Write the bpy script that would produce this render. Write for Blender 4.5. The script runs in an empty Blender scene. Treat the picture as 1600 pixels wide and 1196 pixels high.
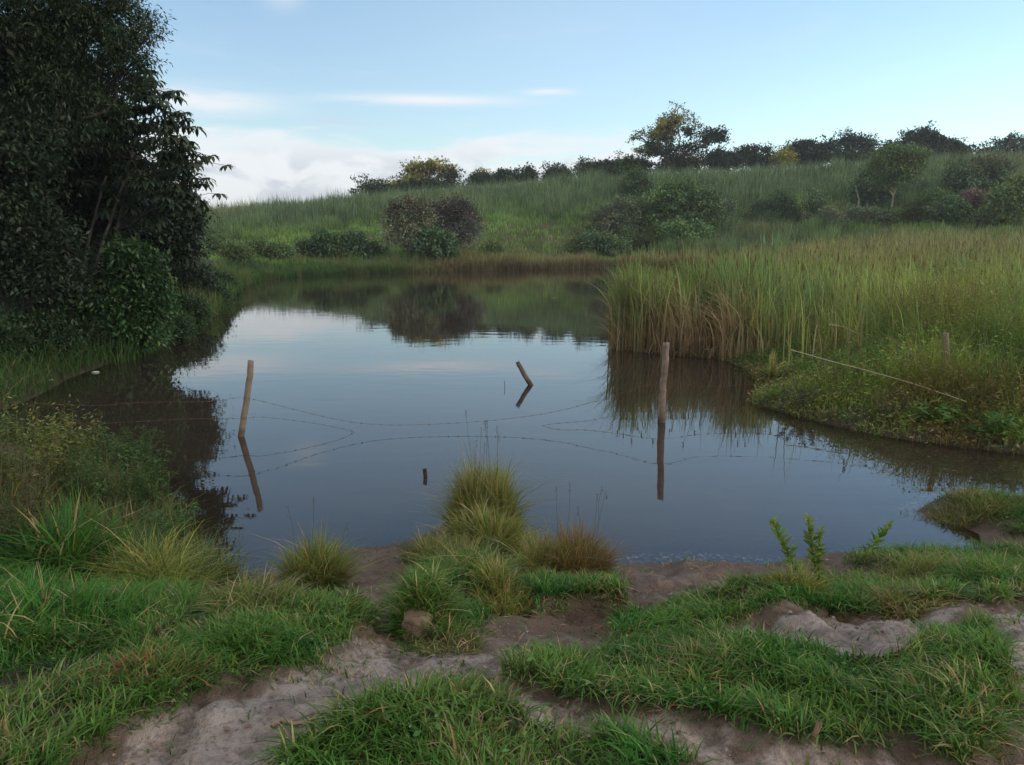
import bpy, math, random
import numpy as np
from math import radians, sin, cos, tan, pi

# ------------------------------------------------------------------ camera, world, sun, exposure
SC = bpy.context.scene
COL = SC.collection
PITCH = radians(10.7)
CAMZ = 2.5
FPX = 1200.0                     # focal length in pixels of a 1600 px wide frame
cam_d = bpy.data.cameras.new('camera')
cam = bpy.data.objects.new('camera', cam_d); COL.objects.link(cam)
cam.location = (0, 0, CAMZ); cam.rotation_euler = (pi/2 - PITCH, 0, 0)
cam_d.sensor_width = 36.0; cam_d.lens = 36.0*FPX/1600.0
cam_d.clip_start = 0.05; cam_d.clip_end = 9000
SC.camera = cam

SUN_EL, SUN_AZ = radians(16), radians(112)      # azimuth clockwise from +Y (view direction)
SKY_STRENGTH = 0.15
SUN_STRENGTH = 1.3
SC.view_settings.view_transform = 'Standard'
SC.view_settings.look = 'None'
SC.view_settings.gamma = 1.0
SC.view_settings.exposure = 0.68

sun_d = bpy.data.lights.new('sun', 'SUN'); sun = bpy.data.objects.new('sun', sun_d); COL.objects.link(sun)
sun_d.energy = SUN_STRENGTH; sun_d.angle = radians(10); sun_d.color = (1.0, 0.86, 0.7)
from mathutils import Vector
sd = Vector((sin(SUN_AZ)*cos(SUN_EL), cos(SUN_AZ)*cos(SUN_EL), sin(SUN_EL)))
sun.rotation_euler = sd.to_track_quat('Z', 'Y').to_euler()

world = bpy.data.worlds.new('World'); SC.world = world; world.use_nodes = True
WN = world.node_tree; WN.nodes.clear()

class NG:
    """tiny node expression helper"""
    def __init__(s, tree): s.t = tree
    def n(s, kind, **kw):
        nd = s.t.nodes.new(kind)
        for k, v in kw.items(): setattr(nd, k, v)
        return nd
    def put(s, sock, v):
        if hasattr(v, 'is_output') or isinstance(v, bpy.types.NodeSocket): s.t.links.new(v, sock)
        else: sock.default_value = v
    def m(s, op, a, b=0.0, c=0.0, clamp=False):
        nd = s.n('ShaderNodeMath', operation=op, use_clamp=clamp)
        s.put(nd.inputs[0], a); s.put(nd.inputs[1], b); s.put(nd.inputs[2], c)
        return nd.outputs[0]
    def mix(s, f, a, b, blend='MIX'):
        nd = s.n('ShaderNodeMix', data_type='RGBA', blend_type=blend)
        s.put(nd.inputs[0], f); s.put(nd.inputs[6], a); s.put(nd.inputs[7], b)
        return nd.outputs[2]
    def noise(s, vec, scale, detail=4, rough=0.55, dist=0.0):
        nd = s.n('ShaderNodeTexNoise'); s.put(nd.inputs['Vector'], vec)
        nd.inputs['Scale'].default_value = scale; nd.inputs['Detail'].default_value = detail
        nd.inputs['Roughness'].default_value = rough; nd.inputs['Distortion'].default_value = dist
        return nd.outputs[0]
    def xyz(s, x, y, z=0.0):
        nd = s.n('ShaderNodeCombineXYZ'); s.put(nd.inputs[0], x); s.put(nd.inputs[1], y); s.put(nd.inputs[2], z)
        return nd.outputs[0]
    def ramp(s, v, a, b):        # smooth 0..1 between a and b
        nd = s.n('ShaderNodeMapRange', interpolation_type='SMOOTHSTEP')
        s.put(nd.inputs[0], v); nd.inputs[1].default_value = a; nd.inputs[2].default_value = b
        return nd.outputs[0]

g = NG(WN)
sky = g.n('ShaderNodeTexSky', sky_type='NISHITA', sun_disc=False)
sky.sun_elevation = SUN_EL; sky.sun_rotation = -SUN_AZ        # the node turns the other way round
sky.air_density = 1.0; sky.dust_density = 1.0; sky.ozone_density = 1.2; sky.altitude = 0
tc = g.n('ShaderNodeTexCoord')
sp = g.n('ShaderNodeSeparateXYZ'); WN.links.new(tc.outputs['Generated'], sp.inputs[0])
AZ = g.m('MULTIPLY', g.m('ARCTAN2', sp.outputs[0], sp.outputs[1]), 57.29578)      # degrees, 0 ahead, + right
EL = g.m('MULTIPLY', g.m('ARCSINE', sp.outputs[2]), 57.29578)
def blob(az, el, wa, we):      # soft elliptical spot
    a = g.m('DIVIDE', g.m('SUBTRACT', AZ, az), wa); e = g.m('DIVIDE', g.m('SUBTRACT', EL, el), we)
    r = g.m('ADD', g.m('MULTIPLY', a, a), g.m('MULTIPLY', e, e))
    return g.m('POWER', 2.718, g.m('MULTIPLY', r, -1.0))
cv = g.xyz(g.m('MULTIPLY', AZ, 0.06), g.m('MULTIPLY', EL, 0.42), 3.1)
cv2 = g.xyz(g.m('MULTIPLY', AZ, 0.16), g.m('MULTIPLY', EL, 0.34), 1.7)
N1 = g.noise(cv, 1.6, 6, 0.6, 0.5)
N2 = g.noise(cv2, 1.5, 5, 0.55, 0.3)
# main bank low over the hill, thinning to the right
edge = g.m('ADD', g.m('ADD', 7.2, g.m('MULTIPLY', AZ, -0.015)), g.m('MULTIPLY', g.m('SUBTRACT', N1, 0.5), 8.0))
bank = g.ramp(g.m('SUBTRACT', edge, EL), -0.3, 2.0)
bank = g.m('MULTIPLY', bank, g.m('SUBTRACT', 1.0, g.ramp(AZ, 8.0, 22.0)))
bank = g.m('MULTIPLY', bank, g.ramp(g.m('ADD', g.m('ADD', N1, 0.10), g.m('MULTIPLY', g.ramp(g.m('SUBTRACT', 6.0, EL), 0, 4), 0.35)), 0.38, 0.62))
st = g.m('ADD', blob(-6.0, 9.45, 6.0, 0.35), g.m('ADD', blob(-21.0, 8.8, 4.5, 0.8), blob(2.6, 10.0, 1.6, 0.2)))
st = g.m('ADD', st, g.m('ADD', g.m('MULTIPLY', blob(-15.5, 15.4, 1.3, 0.8), 0.35), g.m('MULTIPLY', blob(-14, 4.2, 5, 1.0), 0.6)))
st = g.m('MULTIPLY', st, g.ramp(N1, 0.32, 0.52))
cl = g.m('MULTIPLY', g.m('ADD', g.m('MULTIPLY', bank, 0.95), st, clamp=True), 0.9)
wisp = g.m('MULTIPLY', g.ramp(g.noise(g.xyz(g.m('MULTIPLY', AZ, 0.05), g.m('MULTIPLY', EL, 0.3), 8.0), 1.3, 7, 0.65, 0.8), 0.55, 0.85), 0.16)
wisp = g.m('MULTIPLY', wisp, g.ramp(EL, 0.0, 6.0))
cl = g.m('MAXIMUM', cl, wisp)
shade = g.ramp(N2, 0.44, 0.62)                                  # grey undersides of the low cloud
cc = g.mix(g.m('MULTIPLY', shade, g.ramp(g.m('SUBTRACT', 7.0, EL), 0, 3)), (0.59, 0.605, 0.63, 1), (0.42, 0.445, 0.50, 1))
cc = g.mix(g.m('MULTIPLY', g.ramp(g.m('SUBTRACT', 3.2, EL), 0, 3), 0.8), cc, g.mix(g.ramp(N2, 0.40, 0.58), (0.68, 0.63, 0.60, 1), (0.48, 0.47, 0.49, 1)))
grey = g.m('MULTIPLY', blob(-12.6, 7.9, 2.6, 0.35), 0.55)
skyc = g.n('ShaderNodeMix', data_type='RGBA', blend_type='MULTIPLY'); skyc.inputs[0].default_value = 1.0
WN.links.new(sky.outputs[0], skyc.inputs[6]); skyc.inputs[7].default_value = (0.94, 0.99, 1.03, 1)
scaled = g.n('ShaderNodeVectorMath', operation='SCALE'); WN.links.new(skyc.outputs[2], scaled.inputs[0]); scaled.inputs[3].default_value = SKY_STRENGTH
c1 = g.mix(g.m('MULTIPLY', blob(4.0, 15.0, 16.0, 9.0), 0.22), scaled.outputs[0], (0.46, 0.58, 0.64, 1))
c1 = g.mix(cl, c1, cc)
c2 = g.mix(grey, c1, (0.38, 0.47, 0.58, 1))
# bright cloud veil added unseen overhead and behind the viewer to light the ground
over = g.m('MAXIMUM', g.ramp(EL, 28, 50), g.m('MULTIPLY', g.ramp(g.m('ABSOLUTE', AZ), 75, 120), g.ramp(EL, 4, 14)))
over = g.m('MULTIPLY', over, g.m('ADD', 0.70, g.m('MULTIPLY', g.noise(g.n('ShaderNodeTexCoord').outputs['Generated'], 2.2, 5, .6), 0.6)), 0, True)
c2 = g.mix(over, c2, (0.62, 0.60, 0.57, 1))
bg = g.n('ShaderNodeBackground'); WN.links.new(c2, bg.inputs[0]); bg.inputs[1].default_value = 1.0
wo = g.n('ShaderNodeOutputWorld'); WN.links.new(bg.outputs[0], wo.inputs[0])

cy = SC.cycles
cy.max_bounces = 5; cy.diffuse_bounces = 2; cy.glossy_bounces = 3; cy.transmission_bounces = 3; cy.transparent_max_bounces = 6
cy.caustics_reflective = False; cy.caustics_refractive = False

# ------------------------------------------------------------------ pixel -> world
def ray(px, py):
    a = (px-800.0)/FPX; b = (598.0-py)/FPX
    return np.array([a, cos(PITCH)+b*sin(PITCH), -sin(PITCH)+b*cos(PITCH)])
def at(px, py, z=0.0):
    d = ray(px, py); t = (z-CAMZ)/d[2]
    return np.array([d[0]*t, d[1]*t, z])
def atd(px, py, Y):
    d = ray(px, py); t = Y/d[1]
    return np.array([d[0]*t, Y, CAMZ+d[2]*t])

# ------------------------------------------------------------------ numeric noise
def _h(ix, iy, s):
    n = (ix.astype(np.int64)*374761393 + iy.astype(np.int64)*668265263 + s*1442695041) & 0xffffffff
    n = ((n ^ (n >> 13))*1274126177) & 0xffffffff
    return ((n ^ (n >> 16)) & 0xffff)/65535.0
def vn(x, y, s=0):
    x = np.asarray(x, float); y = np.asarray(y, float)
    ix = np.floor(x); iy = np.floor(y); fx = x-ix; fy = y-iy
    fx = fx*fx*(3-2*fx); fy = fy*fy*(3-2*fy)
    a = _h(ix, iy, s); b = _h(ix+1, iy, s); c = _h(ix, iy+1, s); d = _h(ix+1, iy+1, s)
    return (a*(1-fx)+b*fx)*(1-fy)+(c*(1-fx)+d*fx)*fy
def fbm(x, y, sc, o=4, s=0):
    r = 0; a = 0.5; t = 0
    for i in range(o):
        r = r+a*vn(x*sc, y*sc, s+i*7); t += a; a *= 0.5; sc *= 2.07
    return r/t
def sm(v, a=0.0, b=1.0):
    t = np.clip((v-a)/(b-a), 0, 1); return t*t*(3-2*t)

def sdf(poly, x, y):
    """signed distance, negative inside"""
    p = np.asarray(poly, float); x = np.asarray(x, float); y = np.asarray(y, float)
    d = np.full(x.shape, 1e18); ins = np.zeros(x.shape, bool)
    n = len(p)
    for i in range(n):
        ax, ay = p[i]; bx, by = p[(i+1) % n]
        ex, ey = bx-ax, by-ay; wx, wy = x-ax, y-ay
        t = np.clip((wx*ex+wy*ey)/(ex*ex+ey*ey+1e-12), 0, 1)
        d = np.minimum(d, (wx-ex*t)**2+(wy-ey*t)**2)
        c = ((ay > y) != (by > y))
        xx = (bx-ax)*(y-ay)/((by-ay) if abs(by-ay) > 1e-12 else 1e-12)+ax
        ins ^= (c & (x < xx))
    d = np.sqrt(d); return np.where(ins, -d, d)

# ------------------------------------------------------------------ the lie of the land
POND_PX = [(-120, 640), (0, 642), (60, 618), (110, 590), (160, 572), (215, 553), (262, 528), (320, 497), (350, 470), (368, 452),
           (400, 439), (470, 432), (600, 427), (800, 422), (960, 419), (1090, 420)]
POND = [tuple(at(a, b)[:2]) for a, b in POND_PX] + [(14.0, 52), (11.5, 44), (7.4, 33), (4.1, 23.5), (2.6, 19.0)]
POND += [tuple(at(a, b)[:2]) for a, b in [(955, 545), (1000, 550), (1060, 556), (1120, 560), (1165, 575), (1195, 603), (1180, 632), (1250, 652), (1340, 674),
          (1420, 688), (1600, 710), (1800, 728), (2100, 750)]]
POND += [tuple(at(a, b)[:2]) for a, b in [(2100, 800), (1800, 782), (1600, 776), (1530, 770), (1462, 780), (1430, 800), (1480, 812), (1530, 835), (1535, 856), (1480, 868),
          (1400, 868), (1310, 862), (1200, 882), (1090, 876), (1010, 880), (950, 882), (880, 900), (820, 890), (806, 840), (790, 800), (740, 790),
          (700, 815), (650, 842), (600, 853), (545, 858), (520, 880), (440, 895), (350, 895), (300, 850), (275, 800), (235, 760), (180, 735), (100, 712), (0, 690), (-140, 672)]]
POND = np.array(POND)

SKYL = [(-200, 330), (320, 324), (450, 314), (600, 300), (700, 294), (850, 281), (1000, 268), (1150, 265), (1300, 256), (1450, 246), (1600, 238), (1900, 228)]
RU = []; RZ = []
for a, b in SKYL:
    p = atd(a, b, 112.0); RU.append(p[0]/112.0); RZ.append(p[2]-1.7)

def H0(x, y):
    x = np.asarray(x, float); y = np.asarray(y, float)
    d = sdf(POND, x, y)
    near = np.interp(d, [0, .12, .4, .9, 1.4, 2.2, 3.2, 4.5, 9], [0, .045, .10, .22, .42, .68, .90, 1.0, 1.05])
    bank = np.interp(d, [0, .15, .6, 1.5, 4, 12], [0, .07, .2, .4, .85, 1.2])
    marsh = np.interp(d, [0, .1, .5, 2, 8], [0, .07, .13, .2, .28])+1.35*sm(y, 20, 62)*sm(d, .5, 16)
    wn = 1-sm(y, 6.5, 8.0)
    wm = sm(x, 1.0, 2.5)*sm(y, 7.4, 8.2)
    z = near*wn+(1-wn)*(bank*(1-wm)+marsh*wm)
    u = x/np.maximum(y, 8.0)
    zr = np.interp(u, RU, RZ)
    ys = np.interp(u, [-.5, -.1, .13, .3, .5], [50, 57, 65, 66, 60])
    t = np.clip((y-ys)/(112-ys), 0, 1)
    prof = np.interp(t, [0, .1, .25, .42, .62, .85, 1.0], [0, .04, .17, .38, .62, .92, 1.0])
    base = np.interp(sm(y, 50, 62), [0, 1], [0, .6])
    hill = (zr-0.6)*prof
    after = sm(y, 112, 420)*0.45
    z = z*(1-sm(y, 60, 75)*0.6)+hill*(1-after)
    bed = -np.minimum(1.3, 0.33*(-d))
    return np.where(d < 0, bed, z)

def march(HF, px, py):
    d = ray(px, py)
    t = np.concatenate([np.linspace(1.2, 12, 700), np.linspace(12.05, 60, 500), np.linspace(60.3, 200, 350)])
    X = d[0]*t; Y = d[1]*t; Z = CAMZ+d[2]*t
    h = HF(X, Y); k = np.nonzero(Z < h)[0]
    if len(k) == 0: return None
    i = k[0]
    return np.array([X[i], Y[i], h[i]])
def wpoly(px_poly):
    out = []
    for a, b in px_poly:
        p = march(H0, a, b)
        out.append((p[0], p[1]))
    return np.array(out)

G1 = wpoly([(-250, 1230), (-150, 1130), (0, 1108), (60, 1104), (200, 1066), (270, 1045), (325, 1012), (345, 970), (420, 958), (500, 945), (575, 955), (575, 990), (500, 1055),
      (420, 1090), (330, 1105), (280, 1130), (200, 1170), (130, 1200), (60, 1260), (-200, 1400)])
G2 = wpoly([(-300, 900), (0, 890), (100, 890), (250, 915), (310, 950), (320, 970), (290, 1005), (205, 1048), (150, 1040), (60, 1070), (0, 1090), (-200, 1130)])
G3 = wpoly([(430, 1210), (500, 1165), (640, 1122), (740, 1112), (820, 1155), (900, 1158), (1000, 1170), (1060, 1196), (1080, 1300), (420, 1320)])
G4 = wpoly([(765, 1085), (850, 1050), (960, 1035), (1050, 1015), (1120, 1016), (1200, 1038), (1300, 1045), (1390, 1036), (1470, 1000), (1530, 990), (1572, 1050), (1590, 1110), (1575, 1180), (1500, 1230),
      (1400, 1190), (1250, 1182), (1130, 1160), (960, 1135), (880, 1108), (800, 1100)])
G5 = wpoly([(950, 1008), (960, 972), (1060, 952), (1120, 942), (1210, 932), (1300, 918), (1420, 928), (1500, 938), (1490, 950), (1380, 954), (1250, 954), (1180, 972), (1060, 994)])
G6 = wpoly([(1315, 872), (1400, 870), (1600, 876), (1800, 880), (1850, 930), (1600, 930), (1560, 948), (1500, 926), (1380, 908), (1330, 892)])
G7 = wpoly([(1455, 785), (1520, 774), (1600, 782), (1800, 795), (1800, 845), (1600, 842), (1540, 826), (1490, 800)])
G8 = wpoly([(815, 962), (855, 930), (905, 915), (965, 930), (970, 962), (900, 970), (830, 978)])
G9 = wpoly([(625, 945), (655, 885), (705, 850), (740, 795), (800, 800), (812, 880), (860, 895), (900, 900), (850, 945), (780, 965), (700, 950), (640, 935)])
G10 = wpoly([(640, 985), (700, 975), (760, 985), (765, 1000), (720, 1018), (672, 1015)])
SODS = [(G1, .07), (G2, .07), (G3, .05), (G4, .07), (G5, .055), (G6, .06), (G7, .04), (G8, .13), (G9, .13), (G10, .05)]
SAND = [wpoly([(745, 1118), (800, 1108), (880, 1112), (960, 1140), (1130, 1165), (1130, 1200), (1010, 1172), (900, 1156), (830, 1155)]), wpoly([(1080, 1210), (1250, 1186), (1400, 1195), (1500, 1240), (1200, 1280)]), wpoly([(40, 1100), (60, 1082), (180, 1050), (230, 1050), (180, 1075), (80, 1108)]),
        wpoly([(120, 1230), (260, 1135), (420, 1095), (560, 1000), (640, 1000), (720, 1030), (800, 1015), (940, 1030), (900, 1045), (770, 1080), (760, 1110), (640, 1120), (430, 1230)]),
        wpoly([(1120, 992), (1220, 970), (1330, 966), (1500, 960), (1450, 1000), (1400, 1022), (1180, 1022)]),
        wpoly([(1530, 985), (1570, 955), (1750, 950), (1850, 1250), (1600, 1250), (1600, 1100)])]

def sodmask(x, y):
    """0..1 where turf grows on the near bank"""
    wob = (fbm(x, y, 3.2, 3, 5)-.5)*.30+(fbm(x, y, 13, 3, 9)-.5)*.20
    m = np.zeros(np.shape(x)); lift = np.zeros(np.shape(x))
    for P, hgt in SODS:
        lo = P.min(0)-.4; hi = P.max(0)+.4
        k = (x > lo[0]) & (x < hi[0]) & (y > lo[1]) & (y < hi[1])
        if not k.any(): continue
        s = sdf(P, x[k], y[k])+wob[k]*.6
        mm = sm(-s, -.03, .05)
        m[k] = np.maximum(m[k], mm); lift[k] = np.maximum(lift[k], mm*hgt)
    # turf continues out of frame, behind and beside the viewer
    out = np.maximum(sm(-y, -1.55, -1.2), np.maximum(sm(x, 5.2, 5.8), sm(-x, 3.6, 4.2)))*sm(sdf(POND, x, y), .25, .5)
    o2 = out*sm(fbm(x, y, .5, 3, 3), .40, .50)*(1-sm(y, 8.0, 9.5))
    return np.maximum(m, o2), np.maximum(lift, o2*.06)

def Hgt(x, y):
    x = np.asarray(x, float); y = np.asarray(y, float)
    z = H0(x, y)
    if x.ndim == 0: x = x.reshape(1); y = y.reshape(1); z = np.atleast_1d(z); sc = True
    else: sc = False
    nb = (y < 9) & (y > -12) & (np.abs(x) < 12)
    if nb.any():
        xs, ys = x[nb], y[nb]
        m, lift = sodmask(xs, ys)
        d = sdf(POND, xs, ys)
        land = sm(d, .0, .4)
        rough = (fbm(xs, ys, 2.2, 3, 21)-.5)*.14+(fbm(xs, ys, 9, 3, 31)-.5)*.075*(1-.5*m)+(np.abs(fbm(xs, ys, 22, 3, 41)-.5))*.055*(1-m)-.03*(1-m)*sm(vn(xs*6.5, ys*4.5, 47), .68, .85)
        z[nb] = z[nb]+lift*sm(d, 0, .15)+rough*land
    fr = (y > 9)
    if fr.any():
        xs, ys = x[fr], y[fr]
        z[fr] = z[fr]+(fbm(xs, ys, .18, 3, 51)-.5)*np.interp(ys, [9, 30, 60, 110, 400], [.1, .2, .9, 1.1, 2.0])*sm(sdf(POND, xs, ys), 0, 3)
    return z[0] if sc else z
def hz(x, y): return float(Hgt(np.array([x]), np.array([y]))[0])
def hit(px, py): return march(Hgt, px, py)

# ------------------------------------------------------------------ mesh building
def tag(o, label=None, cat=None, group=None, kind=None):
    if label: o['label'] = label
    if cat: o['category'] = cat
    if group: o['group'] = group
    if kind: o['kind'] = kind
    return o
def empty(name, loc, label=None, cat=None, group=None):
    o = bpy.data.objects.new(name, None); COL.objects.link(o); o.location = loc; o.empty_display_size = .2
    return tag(o, label, cat, group)

class MB:
    def __init__(s): s.V = []; s.Q = []; s.T = []; s.C = []; s.n = 0
    def add(s, V, Q=None, T=None, C=None):
        V = np.asarray(V, float).reshape(-1, 3)
        if len(V) == 0: return s
        s.V.append(V)
        if Q is not None and len(Q): s.Q.append(np.asarray(Q, np.int64).reshape(-1, 4)+s.n)
        if T is not None and len(T): s.T.append(np.asarray(T, np.int64).reshape(-1, 3)+s.n)
        if C is None: C = (1, 1, 1)
        C = np.asarray(C, float)
        if C.ndim == 1: C = np.tile(C[:3], (len(V), 1))
        s.C.append(C[:, :3]); s.n += len(V); return s
    def build(s, name, mat, parent=None, smooth=True, origin=None):
        V = np.concatenate(s.V) if s.V else np.zeros((0, 3))
        if parent is not None: V = V-np.array(parent.location)[None]
        elif origin is not None: V = V-np.array(origin)[None]
        Q = np.concatenate(s.Q) if s.Q else np.zeros((0, 4), np.int64)
        T = np.concatenate(s.T) if s.T else np.zeros((0, 3), np.int64)
        me = bpy.data.meshes.new(name)
        me.vertices.add(len(V)); me.vertices.foreach_set('co', V.astype(np.float32).ravel())
        nl = len(Q)*4+len(T)*3
        me.loops.add(nl); me.loops.foreach_set('vertex_index', np.concatenate([Q.ravel(), T.ravel()]).astype(np.int32))
        npoly = len(Q)+len(T)
        me.polygons.add(npoly)
        ls = np.concatenate([np.arange(len(Q))*4, len(Q)*4+np.arange(len(T))*3]).astype(np.int32)
        me.polygons.foreach_set('loop_start', ls)
        me.polygons.foreach_set('use_smooth', np.full(npoly, smooth))
        me.update(calc_edges=True)
        C = np.concatenate(s.C); C4 = np.concatenate([C, np.ones((len(C), 1))], 1)
        at_ = me.color_attributes.new('Col', 'FLOAT_COLOR', 'POINT')
        at_.data.foreach_set('color', C4.astype(np.float32).ravel())
        me.materials.append(mat)
        o = bpy.data.objects.new(name, me); COL.objects.link(o)
        if parent is not None: o.parent = parent
        elif origin is not None: o.location = origin
        return o

def blades(P, h, w, lean, az, c0, c1, segs=3, tw=None, power=1.8, wprof=None):
    """n grass blades / reed leaves"""
    P = np.asarray(P, float); n = len(P)
    if n == 0: return np.zeros((0, 3)), [], [], np.zeros((0, 3))
    h = np.broadcast_to(h, n).astype(float); w = np.broadcast_to(w, n).astype(float); lean = np.broadcast_to(lean, n).astype(float)
    if tw is None: tw = np.zeros(n)
    D = np.stack([np.cos(az), np.sin(az), np.zeros(n)], 1)
    S = np.stack([np.cos(az+pi/2+tw), np.sin(az+pi/2+tw), np.zeros(n)], 1)
    c0 = np.broadcast_to(c0, (n, 3)); c1 = np.broadcast_to(c1, (n, 3))
    k = 2*segs+1
    V = np.zeros((n, k, 3)); C = np.zeros((n, k, 3))
    for i in range(segs+1):
        t = i/segs
        pos = P+D*(lean*h*t**power)[:, None]
        pos[:, 2] += h*(t-np.clip(lean, 0, 1.3)*.42*t**2.2)
        if i < segs:
            ww = w*(.55+.45*min(1, t*3))*(1-t**2)**.7*.5
            V[:, 2*i] = pos-S*ww[:, None]; V[:, 2*i+1] = pos+S*ww[:, None]
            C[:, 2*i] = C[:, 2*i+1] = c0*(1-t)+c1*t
        else:
            V[:, 2*i] = pos; C[:, 2*i] = c1
    b = (np.arange(n)*k)[:, None]
    Q = [b+np.array([[2*i, 2*i+1, 2*i+3, 2*i+2]]) for i in range(segs-1)]
    T = b+np.array([[2*segs-2, 2*segs-1, 2*segs]])
    return V.reshape(-1, 3), (np.concatenate(Q) if Q else []), T, C.reshape(-1, 3)

def norm(a): return a/np.maximum(np.linalg.norm(a, axis=-1, keepdims=True), 1e-9)
def leaves(P, D, N, L, W, col, fold=0.0):
    """rhombic leaves: one bent quad each (two halves when fold)"""
    n = len(P); D = norm(D); S = norm(np.cross(D, N)); U = np.cross(S, D)
    L = np.broadcast_to(L, n)[:, None]; W = np.broadcast_to(W, n)[:, None]
    mid = P+D*L*.45
    V = np.stack([P, mid+S*W*.5+U*W*fold, P+D*L-U*L*.12, mid-S*W*.5+U*W*fold], 1).reshape(-1, 3)
    Q = (np.arange(n)*4)[:, None]+np.array([[0, 1, 2, 3]])
    C = np.repeat(np.broadcast_to(col, (n, 3)), 4, 0)
    return V, Q, [], C

def tube(path, rad, sides=6, col=(1, 1, 1), cap=False):
    p = np.asarray(path, float); n = len(p); rad = np.broadcast_to(rad, n)
    tn = np.zeros_like(p); tn[1:-1] = p[2:]-p[:-2]; tn[0] = p[1]-p[0]; tn[-1] = p[-1]-p[-2]; tn = norm(tn)
    ref = np.tile([0.0, 0.0, 1.0], (n, 1)); ref[np.abs(tn[:, 2]) > .95] = (1, 0, 0)
    if np.abs(tn[:, 2]).max() > .6: ref[:] = (1, 0.13, 0)
    A = norm(np.cross(tn, ref)); B = np.cross(tn, A)
    an = np.arange(sides)*2*pi/sides
    V = (p[:, None]+rad[:, None, None]*(np.cos(an)[None, :, None]*A[:, None]+np.sin(an)[None, :, None]*B[:, None])).reshape(-1, 3)
    Q = [(i*sides+j, i*sides+(j+1) % sides, (i+1)*sides+(j+1) % sides, (i+1)*sides+j) for i in range(n-1) for j in range(sides)]
    T = []
    if cap:
        V = np.concatenate([V, p[-1:]]); m = len(V)-1
        T = [((n-1)*sides+j, (n-1)*sides+(j+1) % sides, m) for j in range(sides)]
    return V, Q, T, np.tile(np.asarray(col, float)[:3], (len(V), 1))

def wander(a, b, k, amp, rng, sag=0.0):
    a = np.asarray(a, float); b = np.asarray(b, float)
    t = np.linspace(0, 1, k)[:, None]; L = np.linalg.norm(b-a)
    off = np.cumsum(rng.normal(0, 1, (k, 3)), 0); off -= t*off[-1]; off -= (1-t)*off[0]
    p = a*(1-t)+b*t+off*amp*L/math.sqrt(k)
    p[:, 2] += sag*L*(np.sin(t[:, 0]*pi))
    return p

# ------------------------------------------------------------------ materials
def new_mat(name):
    m = bpy.data.materials.new(name); m.use_nodes = True; m.node_tree.nodes.clear()
    return m, NG(m.node_tree)
def leaf_mat(name, rough=.5, transl=.3, spec=.35, var=.35, nscale=3.0, tint=(1, 1, 1)):
    m, n = new_mat(name)
    a = n.n('ShaderNodeAttribute', attribute_name='Col')
    tcn = n.n('ShaderNodeTexCoord')
    nz = n.noise(tcn.outputs['Object'], nscale, 3, .6)
    f = n.m('ADD', 1-var/2*1.0, n.m('MULTIPLY', n.m('SUBTRACT', nz, .25), var))
    sc = n.n('ShaderNodeVectorMath', operation='SCALE'); n.put(sc.inputs[0], a.outputs['Color']); n.put(sc.inputs[3], f)
    col = n.mix(1.0, sc.outputs[0], (*tint, 1), 'MULTIPLY')
    p = n.n('ShaderNodeBsdfPrincipled'); n.put(p.inputs['Base Color'], col); p.inputs['Roughness'].default_value = rough
    p.inputs['Specular IOR Level'].default_value = spec
    out = n.n('ShaderNodeOutputMaterial')
    if transl > 0:
        tr = n.n('ShaderNodeBsdfTranslucent')
        n.put(tr.inputs[0], n.mix(1.0, col, (1.15, 1.25, .6, 1), 'MULTIPLY'))
        mx = n.n('ShaderNodeMixShader'); mx.inputs[0].default_value = transl
        n.put(mx.inputs[1], p.outputs[0]); n.put(mx.inputs[2], tr.outputs[0]); n.put(out.inputs[0], mx.outputs[0])
    else: n.put(out.inputs[0], p.outputs[0])
    return m
def bark_mat(name, scale=20, var=.6, bump=.4, rough=.9, stretch=(1, 1, .2)):
    m, n = new_mat(name)
    a = n.n('ShaderNodeAttribute', attribute_name='Col')
    tcn = n.n('ShaderNodeTexCoord'); mp = n.n('ShaderNodeMapping'); n.put(mp.inputs[0], tcn.outputs['Object'])
    mp.inputs['Scale'].default_value = stretch
    nz = n.noise(mp.outputs[0], scale, 6, .65, .3)
    nz2 = n.noise(tcn.outputs['Object'], scale*.35, 4, .6)
    f = n.m('ADD', 1-var*.5, n.m('MULTIPLY', n.m('ADD', n.m('SUBTRACT', nz, .5), n.m('SUBTRACT', nz2, .25)), var*1.4))
    sc = n.n('ShaderNodeVectorMath', operation='SCALE'); n.put(sc.inputs[0], a.outputs['Color']); n.put(sc.inputs[3], f)
    p = n.n('ShaderNodeBsdfPrincipled'); n.put(p.inputs['Base Color'], sc.outputs[0]); p.inputs['Roughness'].default_value = rough
    p.inputs['Specular IOR Level'].default_value = .2
    bp = n.n('ShaderNodeBump'); bp.inputs['Strength'].default_value = bump; bp.inputs['Distance'].default_value = .01
    n.put(bp.inputs['Height'], nz); n.put(p.inputs['Normal'], bp.outputs[0])
    out = n.n('ShaderNodeOutputMaterial'); n.put(out.inputs[0], p.outputs[0])
    return m
M_GRASS = leaf_mat('turf_blade', .55, .38, .2, .3, 2.0)
M_REED = leaf_mat('reed_leaf', .55, .3, .25, .3, 1.2)
M_HILLG = leaf_mat('hill_grass_blade', .7, .3, .15, .7, .12)
M_LEAF = leaf_mat('tree_leaf', .5, .25, .3, .5, .8)
M_FAR = leaf_mat('far_leaf', .7, .2, .15, .5, .35)
M_HERB = leaf_mat('herb_leaf', .55, .35, .2, .3, 5)
M_BARK = bark_mat('tree_bark', 9, .6, .5)
M_POST = bark_mat('weathered_wood', 45, .55, .5, .85, (1, 1, .12))
M_ROUGHPOST = bark_mat('flaking_bark_wood', 28, 1.0, 1.0, .95, (1, 1, .45))
M_DRY = bark_mat('dry_stalk', 30, .4, .2, .8)
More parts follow.
